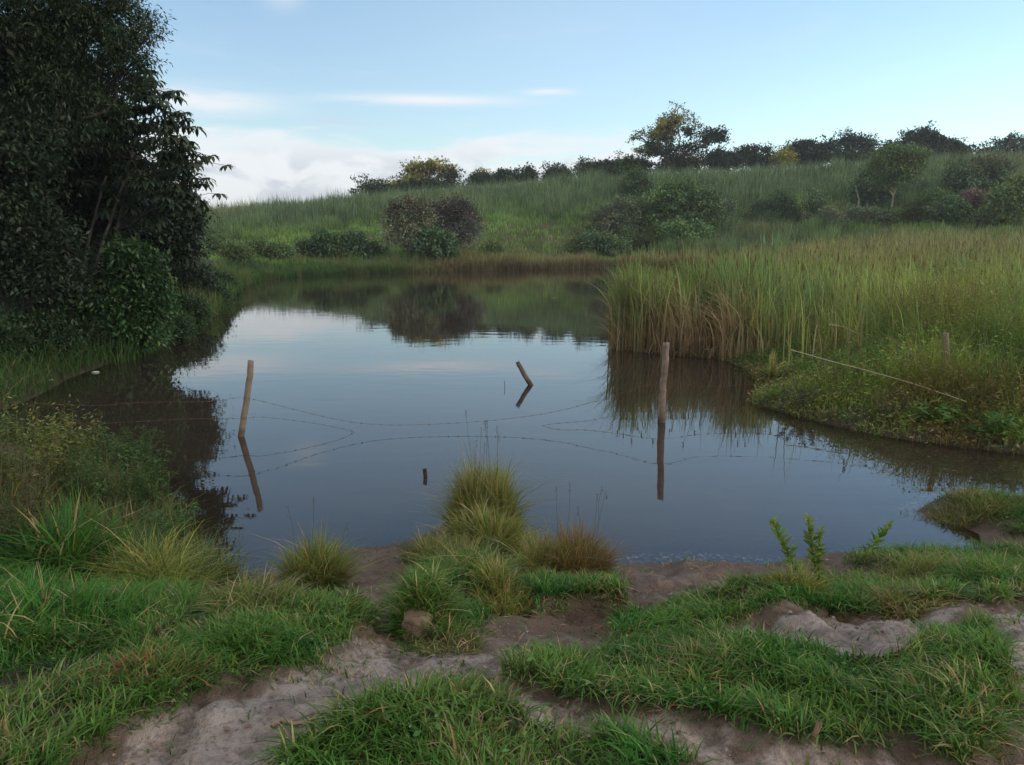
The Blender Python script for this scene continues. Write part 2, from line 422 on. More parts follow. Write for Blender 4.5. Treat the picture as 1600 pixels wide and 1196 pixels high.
M_SOIL = bark_mat('clod_soil', 30, .5, .8, .98, (1, 1, 1))

def wire_mat():
    m, n = new_mat('rusty_wire')
    tcn = n.n('ShaderNodeTexCoord'); nz = n.noise(tcn.outputs['Object'], 60, 3)
    p = n.n('ShaderNodeBsdfPrincipled'); n.put(p.inputs['Base Color'], n.mix(nz, (.09, .055, .042, 1), (.17, .105, .08, 1)))
    p.inputs['Roughness'].default_value = .8; p.inputs['Metallic'].default_value = .3
    out = n.n('ShaderNodeOutputMaterial'); n.put(out.inputs[0], p.outputs[0]); return m
M_WIRE = wire_mat()

def ground_mat():
    m, n = new_mat('ground_soil')
    a = n.n('ShaderNodeAttribute', attribute_name='Col')       # R turf, G wetness, B pale sand
    s = n.n('ShaderNodeSeparateColor'); n.put(s.inputs[0], a.outputs['Color'])
    tcn = n.n('ShaderNodeTexCoord'); P = tcn.outputs['Object']
    big = n.noise(P, 1.3, 5, .6); mid = n.noise(P, 7, 6, .65, .4); fine = n.noise(P, 45, 5, .7); grit = n.noise(P, 160, 3, .6)
    earth = n.mix(n.ramp(mid, .35, .65), (.115, .082, .067, 1), (.235, .182, .157, 1))
    earth = n.mix(n.ramp(big, .4, .65), earth, (.145, .098, .074, 1))
    sand = n.mix(n.ramp(mid, .38, .62), (.21, .172, .158, 1), (.42, .36, .335, 1))
    sand = n.mix(n.m('MULTIPLY', n.ramp(n.m('ADD', n.m('MULTIPLY', fine, .6), n.m('MULTIPLY', big, .4)), .48, .64), .75), sand, (.13, .10, .085, 1))
    sb = n.ramp(n.m('ADD', s.outputs[2], n.m('MULTIPLY', n.m('SUBTRACT', mid, .5), 1.1)), .35, .65)
    c = n.mix(sb, earth, sand)
    c = n.mix(n.m('MULTIPLY', n.ramp(fine, .45, .75), .5), c, n.mix(.5, c, (.06, .04, .03, 1)))
    c = n.mix(n.ramp(grit, .62, .74), c, n.mix(.6, c, (.42, .38, .36, 1)))
    c = n.mix(n.m('MULTIPLY', s.outputs[0], .85), c, n.mix(fine, (.035, .035, .016, 1), (.07, .06, .03, 1)))
    wetc = n.mix(.55, c, (.055, .038, .03, 1))
    c = n.mix(s.outputs[1], c, wetc)
    p = n.n('ShaderNodeBsdfPrincipled'); n.put(p.inputs['Base Color'], c)
    n.put(p.inputs['Roughness'], n.m('SUBTRACT', .95, n.m('MULTIPLY', s.outputs[1], .35)))
    p.inputs['Specular IOR Level'].default_value = .3
    hgt = n.m('ADD', n.m('MULTIPLY', fine, .5), n.m('ADD', n.m('MULTIPLY', mid, 1.2), n.m('MULTIPLY', grit, .18)))
    bp = n.n('ShaderNodeBump'); bp.inputs['Strength'].default_value = .9; bp.inputs['Distance'].default_value = .06
    n.put(bp.inputs['Height'], hgt); n.put(p.inputs['Normal'], bp.outputs[0])
    out = n.n('ShaderNodeOutputMaterial'); n.put(out.inputs[0], p.outputs[0]); return m

def water_mat():
    m, n = new_mat('pond_water')
    tcn = n.n('ShaderNodeTexCoord'); P = tcn.outputs['Object']
    a = n.n('ShaderNodeAttribute', attribute_name='Col')       # R: water depth factor, G: wind ripple
    s = n.n('ShaderNodeSeparateColor'); n.put(s.inputs[0], a.outputs['Color'])
    mp = n.n('ShaderNodeMapping'); n.put(mp.inputs[0], P); mp.inputs['Scale'].default_value = (.8, 2.2, 1)
    r1 = n.noise(mp.outputs[0], 1.1, 3, .5); r2 = n.noise(mp.outputs[0], 5.0, 3, .5)
    h = n.m('ADD', n.m('MULTIPLY', r1, 1.0), n.m('MULTIPLY', r2, n.m('ADD', .10, n.m('MULTIPLY', s.outputs[1], 1.1))))
    bp = n.n('ShaderNodeBump'); bp.inputs['Strength'].default_value = 1.0; bp.inputs['Distance'].default_value = .0019
    n.put(bp.inputs['Height'], h)
    fr = n.n('ShaderNodeFresnel'); fr.inputs[0].default_value = 1.55; n.put(fr.inputs[1], bp.outputs[0])
    gl = n.n('ShaderNodeBsdfGlossy'); gl.inputs['Roughness'].default_value = .012; gl.inputs[0].default_value = (1, 1, 1, 1); n.put(gl.inputs['Normal'], bp.outputs[0])
    mud = n.n('ShaderNodeBsdfDiffuse')
    n.put(mud.inputs[0], n.mix(n.noise(P, .5, 3), (.034, .027, .020, 1), (.026, .022, .018, 1)))
    tr = n.n('ShaderNodeBsdfTransparent'); tr.inputs[0].default_value = (.72, .62, .52, 1)
    body = n.n('ShaderNodeMixShader'); n.put(body.inputs[0], s.outputs[0]); n.put(body.inputs[1], tr.outputs[0]); n.put(body.inputs[2], mud.outputs[0])
    scum = n.n('ShaderNodeBsdfDiffuse'); scum.inputs[0].default_value = (.42, .42, .42, 1)
    b2 = n.n('ShaderNodeMixShader'); n.put(b2.inputs[0], n.m('MULTIPLY', s.outputs[2], n.m('MULTIPLY', n.ramp(n.noise(P, 22, 4, .7), .48, .66), .35))); n.put(b2.inputs[1], body.outputs[0]); n.put(b2.inputs[2], scum.outputs[0]); body = b2
    mx = n.n('ShaderNodeMixShader'); n.put(mx.inputs[0], fr.outputs[0]); n.put(mx.inputs[1], body.outputs[0]); n.put(mx.inputs[2], gl.outputs[0])
    out = n.n('ShaderNodeOutputMaterial'); n.put(out.inputs[0], mx.outputs[0]); return m

# ------------------------------------------------------------------ ground and water
def spaced(knots):
    out = [knots[0][0]]
    for (a, st), (b, st2) in zip(knots[:-1], knots[1:]):
        x = a
        while x < b-1e-6:
            f = (x-a)/(b-a); x = min(b, x+st*(1-f)+st2*f); out.append(x)
    return np.array(out)
gx = np.concatenate([-spaced([(5.0, .12), (12, .5), (40, 1.5), (140, 7), (500, 60), (4000, 900)])[::-1], spaced([(-5.0, .1), (-3.2, .035), (4.8, .035), (6, .1)])[1:-1],
                     spaced([(6, .12), (14, .4), (40, 1.2), (140, 6), (500, 60), (4000, 900)])])
gy = np.concatenate([spaced([(-900, 200), (-60, 12), (-6, 1.0), (1.2, .2)])[:-1], spaced([(1.2, .03), (7.2, .035), (9, .1), (20, .3), (60, .9), (130, 1.5), (300, 20), (6000, 900)])])
GX, GY = np.meshgrid(gx, gy)
Z = Hgt(GX.ravel(), GY.ravel())
X_, Y_ = GX.ravel(), GY.ravel()
D_ = sdf(POND, X_, Y_)
turf = np.where(Y_ < 9, sodmask(X_, Y_)[0], 1.0)
turf = np.where(Y_ > 9, 1.0, turf)
wet = np.clip(1.1-D_/.55, 0, 1)**1.2*(.6+.8*fbm(X_, Y_, 2.5, 3, 77))
sand = np.zeros_like(X_)
nb = (Y_ < 8) & (np.abs(X_) < 9)
for P in SAND: sand[nb] = np.maximum(sand[nb], sm(-sdf(P, X_[nb], Y_[nb]), -.12, .12))
sand[~nb] = 0.2
nx, ny = len(gx), len(gy)
ii = (np.arange(ny-1)[:, None]*nx+np.arange(nx-1)[None]).ravel()
gm = MB(); gm.add(np.stack([X_, Y_, Z], 1), np.stack([ii, ii+1, ii+nx+1, ii+nx], 1), None, np.stack([turf, np.clip(wet, 0, 1), sand], 1))
tag(gm.build('ground', ground_mat()), kind='structure')

wx = np.concatenate([np.arange(-36, -5, .5), np.arange(-5, 8, .06), np.arange(8, 30, .5)])
wy = np.concatenate([np.arange(3.5, 8.5, .05), np.arange(8.5, 12, .12), np.arange(12, 74, .5)])
WX, WY = np.meshgrid(wx, wy); wxr, wyr = WX.ravel(), WY.ravel()
wd = sdf(POND, wxr, wyr)
depthf = 1-np.exp(-np.clip(-wd, 0, 9)*.33/.10)
rip = np.clip(sm(wyr, 24, 36)*.22+.9*np.exp(-((wxr+11.5)/5.0)**2-((wyr-41.5)/4.0)**2)*sm(fbm(wxr, wyr, .22, 3, 8), .35, .6), 0, 1)
nx, ny = len(wx), len(wy)
ii = (np.arange(ny-1)[:, None]*nx+np.arange(nx-1)[None]).ravel()
keep = np.minimum(np.minimum(wd[ii], wd[ii+1]), np.minimum(wd[ii+nx], wd[ii+nx+1])) < .25
ii = ii[keep]
wm_ = MB(); wm_.add(np.stack([wxr, wyr, np.zeros_like(wxr)], 1), np.stack([ii, ii+1, ii+nx+1, ii+nx], 1), None, np.stack([depthf, rip, np.exp(-((wd+.09)/.07)**2)*sm(-wyr, -8.5, -7)*sm(fbm(wxr, wyr, 1.7, 3, 88), .42, .62)], 1))
tag(wm_.build('pond_water', water_mat()), kind='structure')

# ------------------------------------------------------------------ colour helper
def cvar(rng, n, base, amt=.2, hue=.1):
    b = np.asarray(base, float)[None]*np.ones((n, 1))
    v = rng.normal(1, amt, (n, 1)); h = rng.normal(0, hue, (n, 1))
    b = b*np.clip(v, .45, 1.8); b[:, 0:1] *= 1+h*1.2; b[:, 2:3] *= 1-h*.6
    return np.clip(b, .003, .9)
def mixc(a, b, t): t = np.asarray(t)[:, None]; return a*(1-t)+b*t

# ------------------------------------------------------------------ turf on the near bank
GREEN = np.array([.060, .190, .032]); GREEN2 = np.array([.112, .225, .044]); STRAW = np.array([.38, .31, .17]); DKG = np.array([.03, .075, .022])
def turf_blades():
    rng = np.random.default_rng(11)
    mb = MB()
    def scatter(n, x0, x1, y0, y1, hmul=1.0):
        x = rng.uniform(x0, x1, n); y = rng.uniform(y0, y1, n)
        m, lift = sodmask(x, y)
        edge = 1-sm(m, .35, 1)
        cl = fbm(x, y, 5.0, 3, 61)
        # outside turf a few stray blades
        keep = rng.random(n) < np.where(m > .12, .22+.78*m**1.5, .012+.10*sm(fbm(x, y, 4.2, 3, 15), .55, .68))*(.35+.9*sm(cl, .3, .6))
        keep &= sdf(POND, x, y) > .03
        x, y, m, cl, edge = x[keep], y[keep], m[keep], cl[keep], edge[keep]
        n = len(x); z = Hgt(x, y)
        h = (.035+.075*rng.random(n)**1.3)*(.55+1.0*cl)*(.5+.5*m)*hmul
        h *= np.where((x < -1.2) & (y > 3.3), 1.45, 1.0)
        az0 = (fbm(x, y, 1.6, 2, 91)*4-1)*pi
        az = az0+rng.normal(0, 1.3, n)
        dry = sm(fbm(x, y, 2.6, 3, 71), .50, .70)*.4+.07+.35*edge
        g_ = mixc(cvar(rng, n, GREEN, .34, .14), cvar(rng, n, GREEN2, .34, .12), sm(fbm(x, y, 1.9, 3, 81), .35, .65))
        isd = rng.random(n) < dry*.55
        c1 = np.where(isd[:, None], cvar(rng, n, STRAW, .25), g_)
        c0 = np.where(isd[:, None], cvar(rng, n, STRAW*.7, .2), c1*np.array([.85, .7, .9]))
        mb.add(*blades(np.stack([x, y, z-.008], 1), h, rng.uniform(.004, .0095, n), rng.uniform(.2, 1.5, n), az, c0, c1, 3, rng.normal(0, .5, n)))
    scatter(260000, -3.0, 3.6, 1.6, 4.2)
    scatter(110000, -4.0, 5.5, 4.2, 7.2, 1.15)
    scatter(36000, -7.5, -3.0, 1.0, 5.0, 1.2)
    scatter(36000, 3.6, 9.0, 1.0, 8.0, 1.1)
    scatter(26000, -6, 8, -3, 1.6)
    # small broad leaved weeds mixed into the turf
    n = 26000; x = rng.uniform(-3.6, 5, n); y = rng.uniform(1.7, 6.6, n); m = sodmask(x, y)[0]
    k = (m > .25) & (sdf(POND, x, y) > .05) & (fbm(x, y, 2.8, 3, 97) > .50); x, y = x[k], y[k]; n = len(x); z = Hgt(x, y)+rng.uniform(.01, .07, n)
    a = rng.uniform(0, 2*pi, n); L = rng.uniform(.012, .035, n)
    mb.add(*leaves(np.stack([x, y, z], 1), np.stack([np.cos(a), np.sin(a), rng.uniform(-.2, .6, n)], 1), np.tile([0, 0, 1.], (n, 1))+rng.normal(0, .4, (n, 3)), L, L*.5, cvar(rng, n, (.11, .21, .06), .3, .15), .08))
    return tag(mb.build('turf_grass', M_GRASS), 'green creeping turf grass covering the eroded near bank', 'grass', kind='stuff')
turf_blades()

# dead litter, crumbs and pebbles on the bare soil
def litter():
    rng = np.random.default_rng(5); mb = MB(); n = 9000
    x = rng.uniform(-3, 4.8, n); y = rng.uniform(1.7, 6, n); k = (sdf(POND, x, y) > .02) & (fbm(x, y, 3, 3, 12) > .44)
    x, y = x[k], y[k]; n = len(x); z = Hgt(x, y)+.004
    az = rng.uniform(0, 2*pi, n); D = np.stack([np.cos(az), np.sin(az), rng.normal(0, .15, n)], 1)
    mb.add(*leaves(np.stack([x, y, z], 1), D, np.tile([0., 0, 1], (n, 1))+rng.normal(0, .3, (n, 3)), rng.uniform(.015, .07, n), rng.uniform(.002, .006, n), cvar(rng, n, (.22, .16, .10), .35)))
    tag(mb.build('dead_grass_litter', M_DRY), 'scraps of dead grass strewn over the bare soil', 'litter', kind='stuff')
    mb = MB(); n = 17000
    x = rng.uniform(-3, 5, n); y = rng.uniform(1.7, 6, n)
    m = sodmask(x, y)[0]; k = (sdf(POND, x, y) > .03) & (m < .3) & (fbm(x, y, 5, 3, 19) > .47)
    x, y = x[k], y[k]; n = len(x); z = Hgt(x, y)
    base = np.array([(1, 0, 0), (-1, 0, 0), (0, 1, 0), (0, -1, 0), (0, 0, 1), (0, 0, -1)], float)
    F = np.array([(0, 2, 4), (2, 1, 4), (1, 3, 4), (3, 0, 4), (2, 0, 5), (1, 2, 5), (3, 1, 5), (0, 3, 5)])
    r = .003+.013*rng.random(n)**4
    V = base[None]*r[:, None, None]*rng.uniform(.55, 1.3, (n, 6, 3)); V[:, :, 2] *= .7
    a = rng.uniform(0, 2*pi, n); ca, sa = np.cos(a)[:, None], np.sin(a)[:, None]
    V = np.stack([V[:, :, 0]*ca-V[:, :, 1]*sa, V[:, :, 0]*sa+V[:, :, 1]*ca, V[:, :, 2]], 2)+np.stack([x, y, z], 1)[:, None]
    T = (np.arange(n)*6)[:, None, None]+F[None]
    c = np.repeat(cvar(rng, n, (.21, .175, .155), .4), 6, 0)
    mb.add(V.reshape(-1, 3), None, T.reshape(-1, 3), c)
    tag(mb.build('soil_crumbs', M_SOIL, smooth=False), 'small pale pebbles and soil crumbs on the bare path', 'pebbles', kind='stuff')
litter()

# ------------------------------------------------------------------ tussocks and plants of the near bank
def tussock(px, py, label, n, h, r, col, dry=.25, lean=(.2, 1.0), w=(.004, .008), name='grass_tussock', cat='grass tussock', seed=0, stalks=0, drycol=STRAW, group=None, pos=None, ax=1.0, ay=1.0, segs=4, lift=0.0):
    rng = np.random.default_rng(1000+seed)
    c = hit(px, py) if pos is None else np.array(pos)
    h *= 1.22; r *= 1.2; n = int(n*1.35)
    a = rng.uniform(0, 2*pi, n); rr = r*np.sqrt(rng.random(n))
    x = c[0]+rr*np.cos(a)*ax; y = c[1]+rr*np.sin(a)*ay
    z = Hgt(x, y); z = np.maximum(z, -.02)+lift*(1-sm(rr/r, .45, .95))
    outl = rr/r
    az = np.where(rng.random(n) < .42, a, rng.uniform(0, 2*pi, n))+rng.normal(0, .7, n)
    hh = h*(.2+.8*rng.random(n)**1.3)*np.where(rng.random(n) < .05, 1.25, 1)*(1-.3*outl**2)*(.6+.8*fbm(x, y, 9, 2, seed))
    ln = (rng.uniform(lean[0], lean[1], n)+(rng.random(n) < .12)*.6)*(.45+.7*outl)
    isd = rng.random(n) < dry
    c1 = np.where(isd[:, None], cvar(rng, n, drycol, .25), cvar(rng, n, col, .22, .12))
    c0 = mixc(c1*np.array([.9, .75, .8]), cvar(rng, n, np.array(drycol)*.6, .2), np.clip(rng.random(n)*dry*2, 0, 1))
    mb = MB()
    pw = 1.8
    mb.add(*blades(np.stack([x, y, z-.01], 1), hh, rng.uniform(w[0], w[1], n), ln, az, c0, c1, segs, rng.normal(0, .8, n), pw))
    # flopped and broken blades crossing the others
    q = n//4; j = rng.integers(0, n, q)
    mb.add(*blades(np.stack([x[j], y[j], z[j]+hh[j]*rng.uniform(.05, .5, q)], 1), hh[j]*rng.uniform(.3, .7, q), rng.uniform(w[0], w[1], q)*.8, rng.uniform(.8, 2.2, q), rng.uniform(0, 2*pi, q), c1[j]*.85, c1[j], 3, rng.normal(0, 1, q), 1.3))
    for i in range(stalks):
        aa = rng.uniform(0, 2*pi); q = np.array([c[0]+r*.5*cos(aa), c[1]+r*.5*sin(aa), 0]); q[2] = hz(q[0], q[1])
        top = q+np.array([rng.normal(0, .08), rng.normal(0, .08), h*rng.uniform(1.0, 1.45)])
        mb.add(*tube(wander(q, top, 6, .03, rng), [.0016, .0014, .0012, .001, .001, .0008], 4, (.10, .11, .05)))
        m = 14; t = rng.random(m)
        mb.add(*leaves(top[None]-np.array([0, 0, .09])*t[:, None], rng.normal(0, 1, (m, 3))+np.array([0, 0, 1.2]), rng.normal(0, 1, (m, 3)), .018, .003, np.array([.15, .11, .08])))
    o = mb.build(name, M_GRASS, origin=(c[0], c[1], c[2]))
    return tag(o, label, cat, group)

OLIVE = np.array([.15, .205, .05]); YG = np.array([.235, .29, .065]); RUST = np.array([.20, .165, .07])
T = tussock
# central promontory
T(757, 815, 'tall straw and green grass tussock standing at the water on the tip of the promontory', 4200, .56, .20, OLIVE*1.05, .40, (.05, .5), seed=1, stalks=9, ax=1.1, ay=.8)
T(770, 866, 'dense olive tussock with broad pale blades in the middle of the promontory', 2600, .36, .20, YG*.8, .25, (.2, .9), (.005, .012), seed=2)
T(700, 880, 'low brownish tussock on the left flank of the promontory', 1300, .26, .20, OLIVE*.8, .35, seed=3)
T(655, 872, 'small dark green tussock between bare mud and the promontory', 500, .17, .09, GREEN*.8, .2, seed=4)
_p = hit(655, 985); T(0, 0, 'bright green drooping tussock crowning the eroded earth pillar', 1500, .15, .13, GREEN2, .1, (.5, 1.4), (.005, .009), seed=5, pos=(_p[0]+.02, _p[1]+.055, _p[2]), lift=.15)
T(848, 905, 'yellowish tussock with rusty base left of the tall brown tussock', 1100, .33, .10, YG, .3, (.1, .8), seed=6)
T(898, 905, 'tall reddish brown tussock with seed heads at the right of the promontory', 2800, .36, .17, RUST*1.05, .35, (.1, .8), seed=7, stalks=6, drycol=np.array([.22, .135, .08]))
T(787, 955, 'green tussock with orange dry base beside the eroded step', 1000, .22, .12, YG*.9, .25, (.2, 1.0), seed=8)
T(735, 905, 'spreading green tussock behind the earth pillar', 1000, .24, .16, GREEN2*.9, .15, (.4, 1.2), seed=9)
T(632, 948, 'low green tuft hanging over the hollow beside the earth pillar', 350, .12, .08, GREEN*.9, .1, (.5, 1.3), seed=10)
T(700, 1000, 'short sparse tuft on the bare ledge below the earth pillar', 420, .10, .13, GREEN2*.8, .35, (.4, 1.2), seed=11)
# left of the promontory
T(495, 925, 'rounded olive tussock with upright green shoots at the near water edge', 2600, .36, .13, OLIVE*1.05, .25, (.1, .8), seed=12, stalks=3)
T(375, 950, 'flat spreading tussock with straw blades over a dark hollow', 1200, .22, .22, OLIVE*.85, .3, (.5, 1.3), seed=13)
T(243, 925, 'big pale yellow green fountain of arching grass on the left bank', 1700, .40, .22, YG*1.15, .12, (.5, 1.3), (.004, .008), seed=14, stalks=3)
T(110, 905, 'broad bladed dark green tussock on the left bank', 900, .55, .20, GREEN*.85, .08, (.3, 1.1), (.010, .020), seed=15)
T(205, 985, 'low dense green tussock in front of the arching grass', 1400, .18, .26, GREEN, .1, (.5, 1.2), seed=16)
T(70, 975, 'leafy green tussock at the left edge of the photograph', 1600, .26, .30, GREEN*1.05, .1, (.4, 1.2), (.005, .01), seed=17)
T(235, 1055, 'small tussock with rusty dry base on the lower left bank', 600, .12, .14, OLIVE, .4, (.4, 1.2), seed=18, drycol=np.array([.25, .14, .07]))
T(330, 905, 'small dark tussock at the corner of the left reflection', 600, .22, .14, OLIVE*.7, .3, seed=19)
# right
T(1530, 795, 'low mat of grass with a rusty tuft on the right spit', 1500, .14, .40, OLIVE*.9, .3, (.4, 1.2), seed=20, ay=.45)
T(1512, 782, 'rusty brown tuft on the tip of the right spit', 420, .16, .09, RUST, .4, (.3, 1.2), seed=21)
T(1422, 905, 'thick yellow green tussock above the muddy right inlet', 1500, .20, .30, YG*.8, .15, (.4, 1.1), seed=22, ay=.5)
T(1560, 905, 'thick green tussock at the right edge above the wheel track', 1500, .20, .32, GREEN2, .15, (.4, 1.1), seed=23, ay=.5)
T(1415, 950, 'hanging tuft with dry brown roots over the right track', 700, .14, .15, YG*.7, .4, (.5, 1.4), seed=24)
T(1240, 925, 'yellow green tuft around the foot of the leafy saplings', 600, .17, .13, YG*.8, .15, (.3, 1.0), seed=25, ay=.5)

for i, (px, py, q) in enumerate([(1405, 775, 60), (1440, 778, 90), (1425, 805, 50), (1470, 792, 120), (1500, 822, 60)]):
    T(px, py, 'sparse wisp of grass standing in the shallow water off the right spit', q, .10, .16, OLIVE*.7, .3, (.4, 1.4), (.003, .006), name='grass_wisp', cat='grass wisp', seed=90+i, group='grass wisps in the shallows', ay=.4)

# leafy upright plants
def sapling(stems, label, seed, leafc=(.16, .25, .06), L=.062):
    rng = np.random.default_rng(seed)
    b0 = hit(*stems[0][0]); e = empty('leafy_sapling', tuple(b0), label, 'sapling', 'leafy saplings on the near bank')
    st = MB(); lf = MB()
    for (bx, by), (tx, ty) in stems:
        b = hit(bx, by); tpt = atd(tx, ty, b[1]+.02)
        path = wander(b, tpt, 9, .03, rng, 0); st.add(*tube(path, np.linspace(.006, .0025, 9), 6, (.10, .12, .04)))
        Ls = np.linalg.norm(tpt-b); k = int(Ls/.0085)
        t = np.linspace(.12, 1, k); idx = t*8; i0 = np.clip(idx.astype(int), 0, 7); f = (idx-i0)[:, None]
        P = path[i0]*(1-f)+path[i0+1]*f
        a = np.arange(k)*2.4+rng.normal(0, .3, k)
        ax_ = norm(tpt-b); D = np.stack([np.cos(a), np.sin(a), np.full(k, .2)+t*.8+rng.normal(0, .3, k)], 1)+ax_*.35
        N = np.tile(ax_, (k, 1))+rng.normal(0, .2, (k, 3))
        sz = L*(.55+.6*np.sin(np.clip(t, 0, 1)*pi*.85+.25))*rng.uniform(.7, 1.25, k)
        lf.add(*leaves(P, D, N, sz, sz*.52, cvar(rng, k, leafc, .15), .12))
    st.build('stem', M_DRY, e); lf.build('leaves', M_HERB, e)
sapling([((1262, 925), (1207, 815))], 'leafy sapling leaning left, leftmost of three on the near bank', 41)
sapling([((1278, 928), (1262, 808)), ((1278, 928), (1283, 828))], 'double stemmed upright leafy sapling in the middle of the three', 42, (.19, .26, .07))
sapling([((1332, 893), (1388, 820))], 'leafy sapling leaning right over the near water edge', 43, (.15, .25, .06), .07)

# weeds: branching leafy plants
def weed(px, py, h, spread, label, seed, leafc=(.06, .10, .03), L=.035, W=.012, nst=14, nlf=60, name='leafy_weed', cat='weed', pos=None, group='weeds on the banks', droop=.1, stemc=(.09, .08, .04), flower=None):
    rng = np.random.default_rng(2000+seed)
    c = hit(px, py) if pos is None else np.array(pos)
    c[2] = max(c[2], 0)
    e = empty(name, tuple(c), label, cat, group)
    st = MB(); lf = MB()
    for i in range(nst):
        a = rng.uniform(0, 2*pi); r = spread*math.sqrt(rng.random())
        b = c+np.array([cos(a)*r*.35, sin(a)*r*.35, 0]); b[2] = max(hz(b[0], b[1]), -.05)
        hh = h*rng.uniform(.55, 1.0)
        tp = c+np.array([cos(a)*r, sin(a)*r, hh]); path = wander(b, tp, 7, .05, rng, .05)
        st.add(*tube(path, np.linspace(.004, .0015, 7)*(h/.6)**.5, 4, stemc))
        k = nlf; t = .15+.85*rng.random(k)**.8; idx = t*6; i0 = np.clip(idx.astype(int), 0, 5); f = (idx-i0)[:, None]
        P = path[i0]*(1-f)+path[i0+1]*f+rng.normal(0, .05*h*.6, (k, 3))*(.4+t[:, None])
        aa = rng.uniform(0, 2*pi, k)
        D = np.stack([np.cos(aa), np.sin(aa), rng.uniform(-.4-droop, .9-droop, k)], 1)
        sz = L*rng.uniform(.6, 1.3, k)
        lf.add(*leaves(P, D, np.tile([0., 0, 1], (k, 1))+rng.normal(0, .5, (k, 3)), sz, sz*W/L, cvar(rng, k, leafc, .25, .15), .08))
        if flower is not None and rng.random() < .5:
            m = 8; lf.add(*leaves(np.repeat(tp[None], m, 0)+rng.normal(0, .012, (m, 3)), rng.normal(0, 1, (m, 3)), rng.normal(0, 1, (m, 3)), .014, .01, np.array(flower)))
    st.build('stems', M_DRY, e); lf.build('leaves', M_HERB, e)
    return e
DG = (.07, .135, .048); OG = (.15, .175, .052)
WL = [(25, 800, .95, .42, 'tall olive weed with small pale leaves, leftmost at the water side', OG, .045, .013, 22, 70),
      (95, 770, .80, .40, 'bushy olive weed with a bright lime shoot tip on the left bank', OG, .05, .018, 22, 70),
      (170, 800, .70, .38, 'dark bushy weed beside the brown reflection', DG, .035, .012, 22, 80),
      (235, 800, .55, .34, 'dark narrow leaved weed leaning out over the water', DG, .06, .008, 26, 70),
      (150, 745, .55, .34, 'dark low weed behind the bushy weeds on the left bank', DG, .05, .008, 20, 60),
      (215, 735, .38, .34, 'dark willow leaved weed at the tip of the left bank', DG, .06, .008, 24, 60),
      (20, 880, .80, .36, 'reddish brown stemmed weed at the left edge', (.075, .07, .035), .035, .008, 24, 70),
      (165, 880, .45, .30, 'olive weed with seed heads behind the arching grass', (.10, .10, .045), .03, .008, 22, 60),
      (265, 860, .40, .26, 'dark weed between the arching grass and the water', DG, .04, .01, 20, 60),
      (60, 710, .35, .35, 'low dark weed at the left water edge', DG, .04, .01, 20, 60),
      (-40, 760, .9, .45, 'tall dark weed cut by the left edge of the photograph', DG, .04, .012, 22, 70)]
for i, (px, py, h, s_, lb, lc, L, W, ns, nl) in enumerate(WL):
    weed(px, py, h, s_, lb, i, lc, L, W, ns, nl)
weed(720, 850, .30, .15, 'dark twiggy weed hanging over the water left of the promontory', 30, (.03, .035, .025), .03, .012, 9, 22)

def under_left():
    rng = np.random.default_rng(77); mb = MB(); n = 16000
    x = rng.uniform(-5.5, -1.6, n); y = rng.uniform(4.3, 7.6, n)
    d = sdf(POND, x, y); k = (d > .02) & (x < -1.9-(y-4.3)*.1) & (rng.random(n) < .3+fbm(x, y, 2, 3, 6))
    x, y = x[k], y[k]; n = len(x); z = Hgt(x, y)
    h = rng.uniform(.12, .42, n)*(.5+fbm(x, y, 1.5, 3, 4))
    c = mixc(cvar(rng, n, DG, .25, .2), cvar(rng, n, OG, .25, .2), sm(fbm(x, y, 2.3, 2, 44), .4, .6))
    c = np.where((rng.random(n) < .15)[:, None], cvar(rng, n, (.2, .15, .09), .3), c)
    mb.add(*blades(np.stack([x, y, z-.01], 1), h, rng.uniform(.004, .011, n), rng.uniform(.1, 1.1, n), rng.uniform(0, 2*pi, n), c*.8, c, 3, rng.normal(0, .8, n)))
    tag(mb.build('undergrowth', M_GRASS), 'tangled dark undergrowth between the weeds of the left bank', 'undergrowth', kind='stuff')
under_left()

# ------------------------------------------------------------------ fence: posts and wires
def post(base, top, r0, r1, label, mat, col, seed, rough=.06, sides=14, broken=.0, name='fence_post', rings=26, bend=.01):
    rng = np.random.default_rng(3000+seed)
    base = np.array(base); top = np.array(top); ax_ = norm(top-base); b0 = base-ax_*.55
    path = wander(b0, top, rings, bend, rng)
    an = np.arange(sides)*2*pi/sides
    A = norm(np.cross(ax_, [0, 1, .0])); B = np.cross(ax_, A)
    V = []; C = []
    for i in range(rings):
        t = i/(rings-1); rad = (r0*(1-t)+r1*t)*(1+rough*(vn(an*1.6+50, np.full(sides, t*9+seed), seed)-.5)*2+rough*.6*rng.normal(0, .4, sides))
        rr = path[i]+np.cos(an)[:, None]*A*rad[:, None]+np.sin(an)[:, None]*B*rad[:, None]
        if i == rings-1: rr = rr+ax_*(rng.uniform(-1, 1, sides)*broken)[:, None]
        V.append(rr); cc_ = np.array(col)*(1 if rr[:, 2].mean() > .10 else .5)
        C.append(np.tile(cc_, (sides, 1)))
    V = np.concatenate(V); C = np.concatenate(C)
    Q = [(i*sides+j, i*sides+(j+1) % sides, (i+1)*sides+(j+1) % sides, (i+1)*sides+j) for i in range(rings-1) for j in range(sides)]
    cap = path[-1]+ax_*(-broken*1.2-.002)
    V = np.concatenate([V, cap[None]]); C = np.concatenate([C, [np.array(col)*.8]]); m = len(V)-1
    T_ = [((rings-1)*sides+j, (rings-1)*sides+(j+1) % sides, m) for j in range(sides)]
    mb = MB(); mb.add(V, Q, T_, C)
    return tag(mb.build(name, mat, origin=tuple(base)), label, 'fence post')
pL = at(375, 682); pR = at(1035, 660); pM = at(829, 602)
tL = atd(392, 564, pL[1]-.02); tR = atd(1041, 536, pR[1]+.02); tM = atd(809, 568, pM[1]+.05)
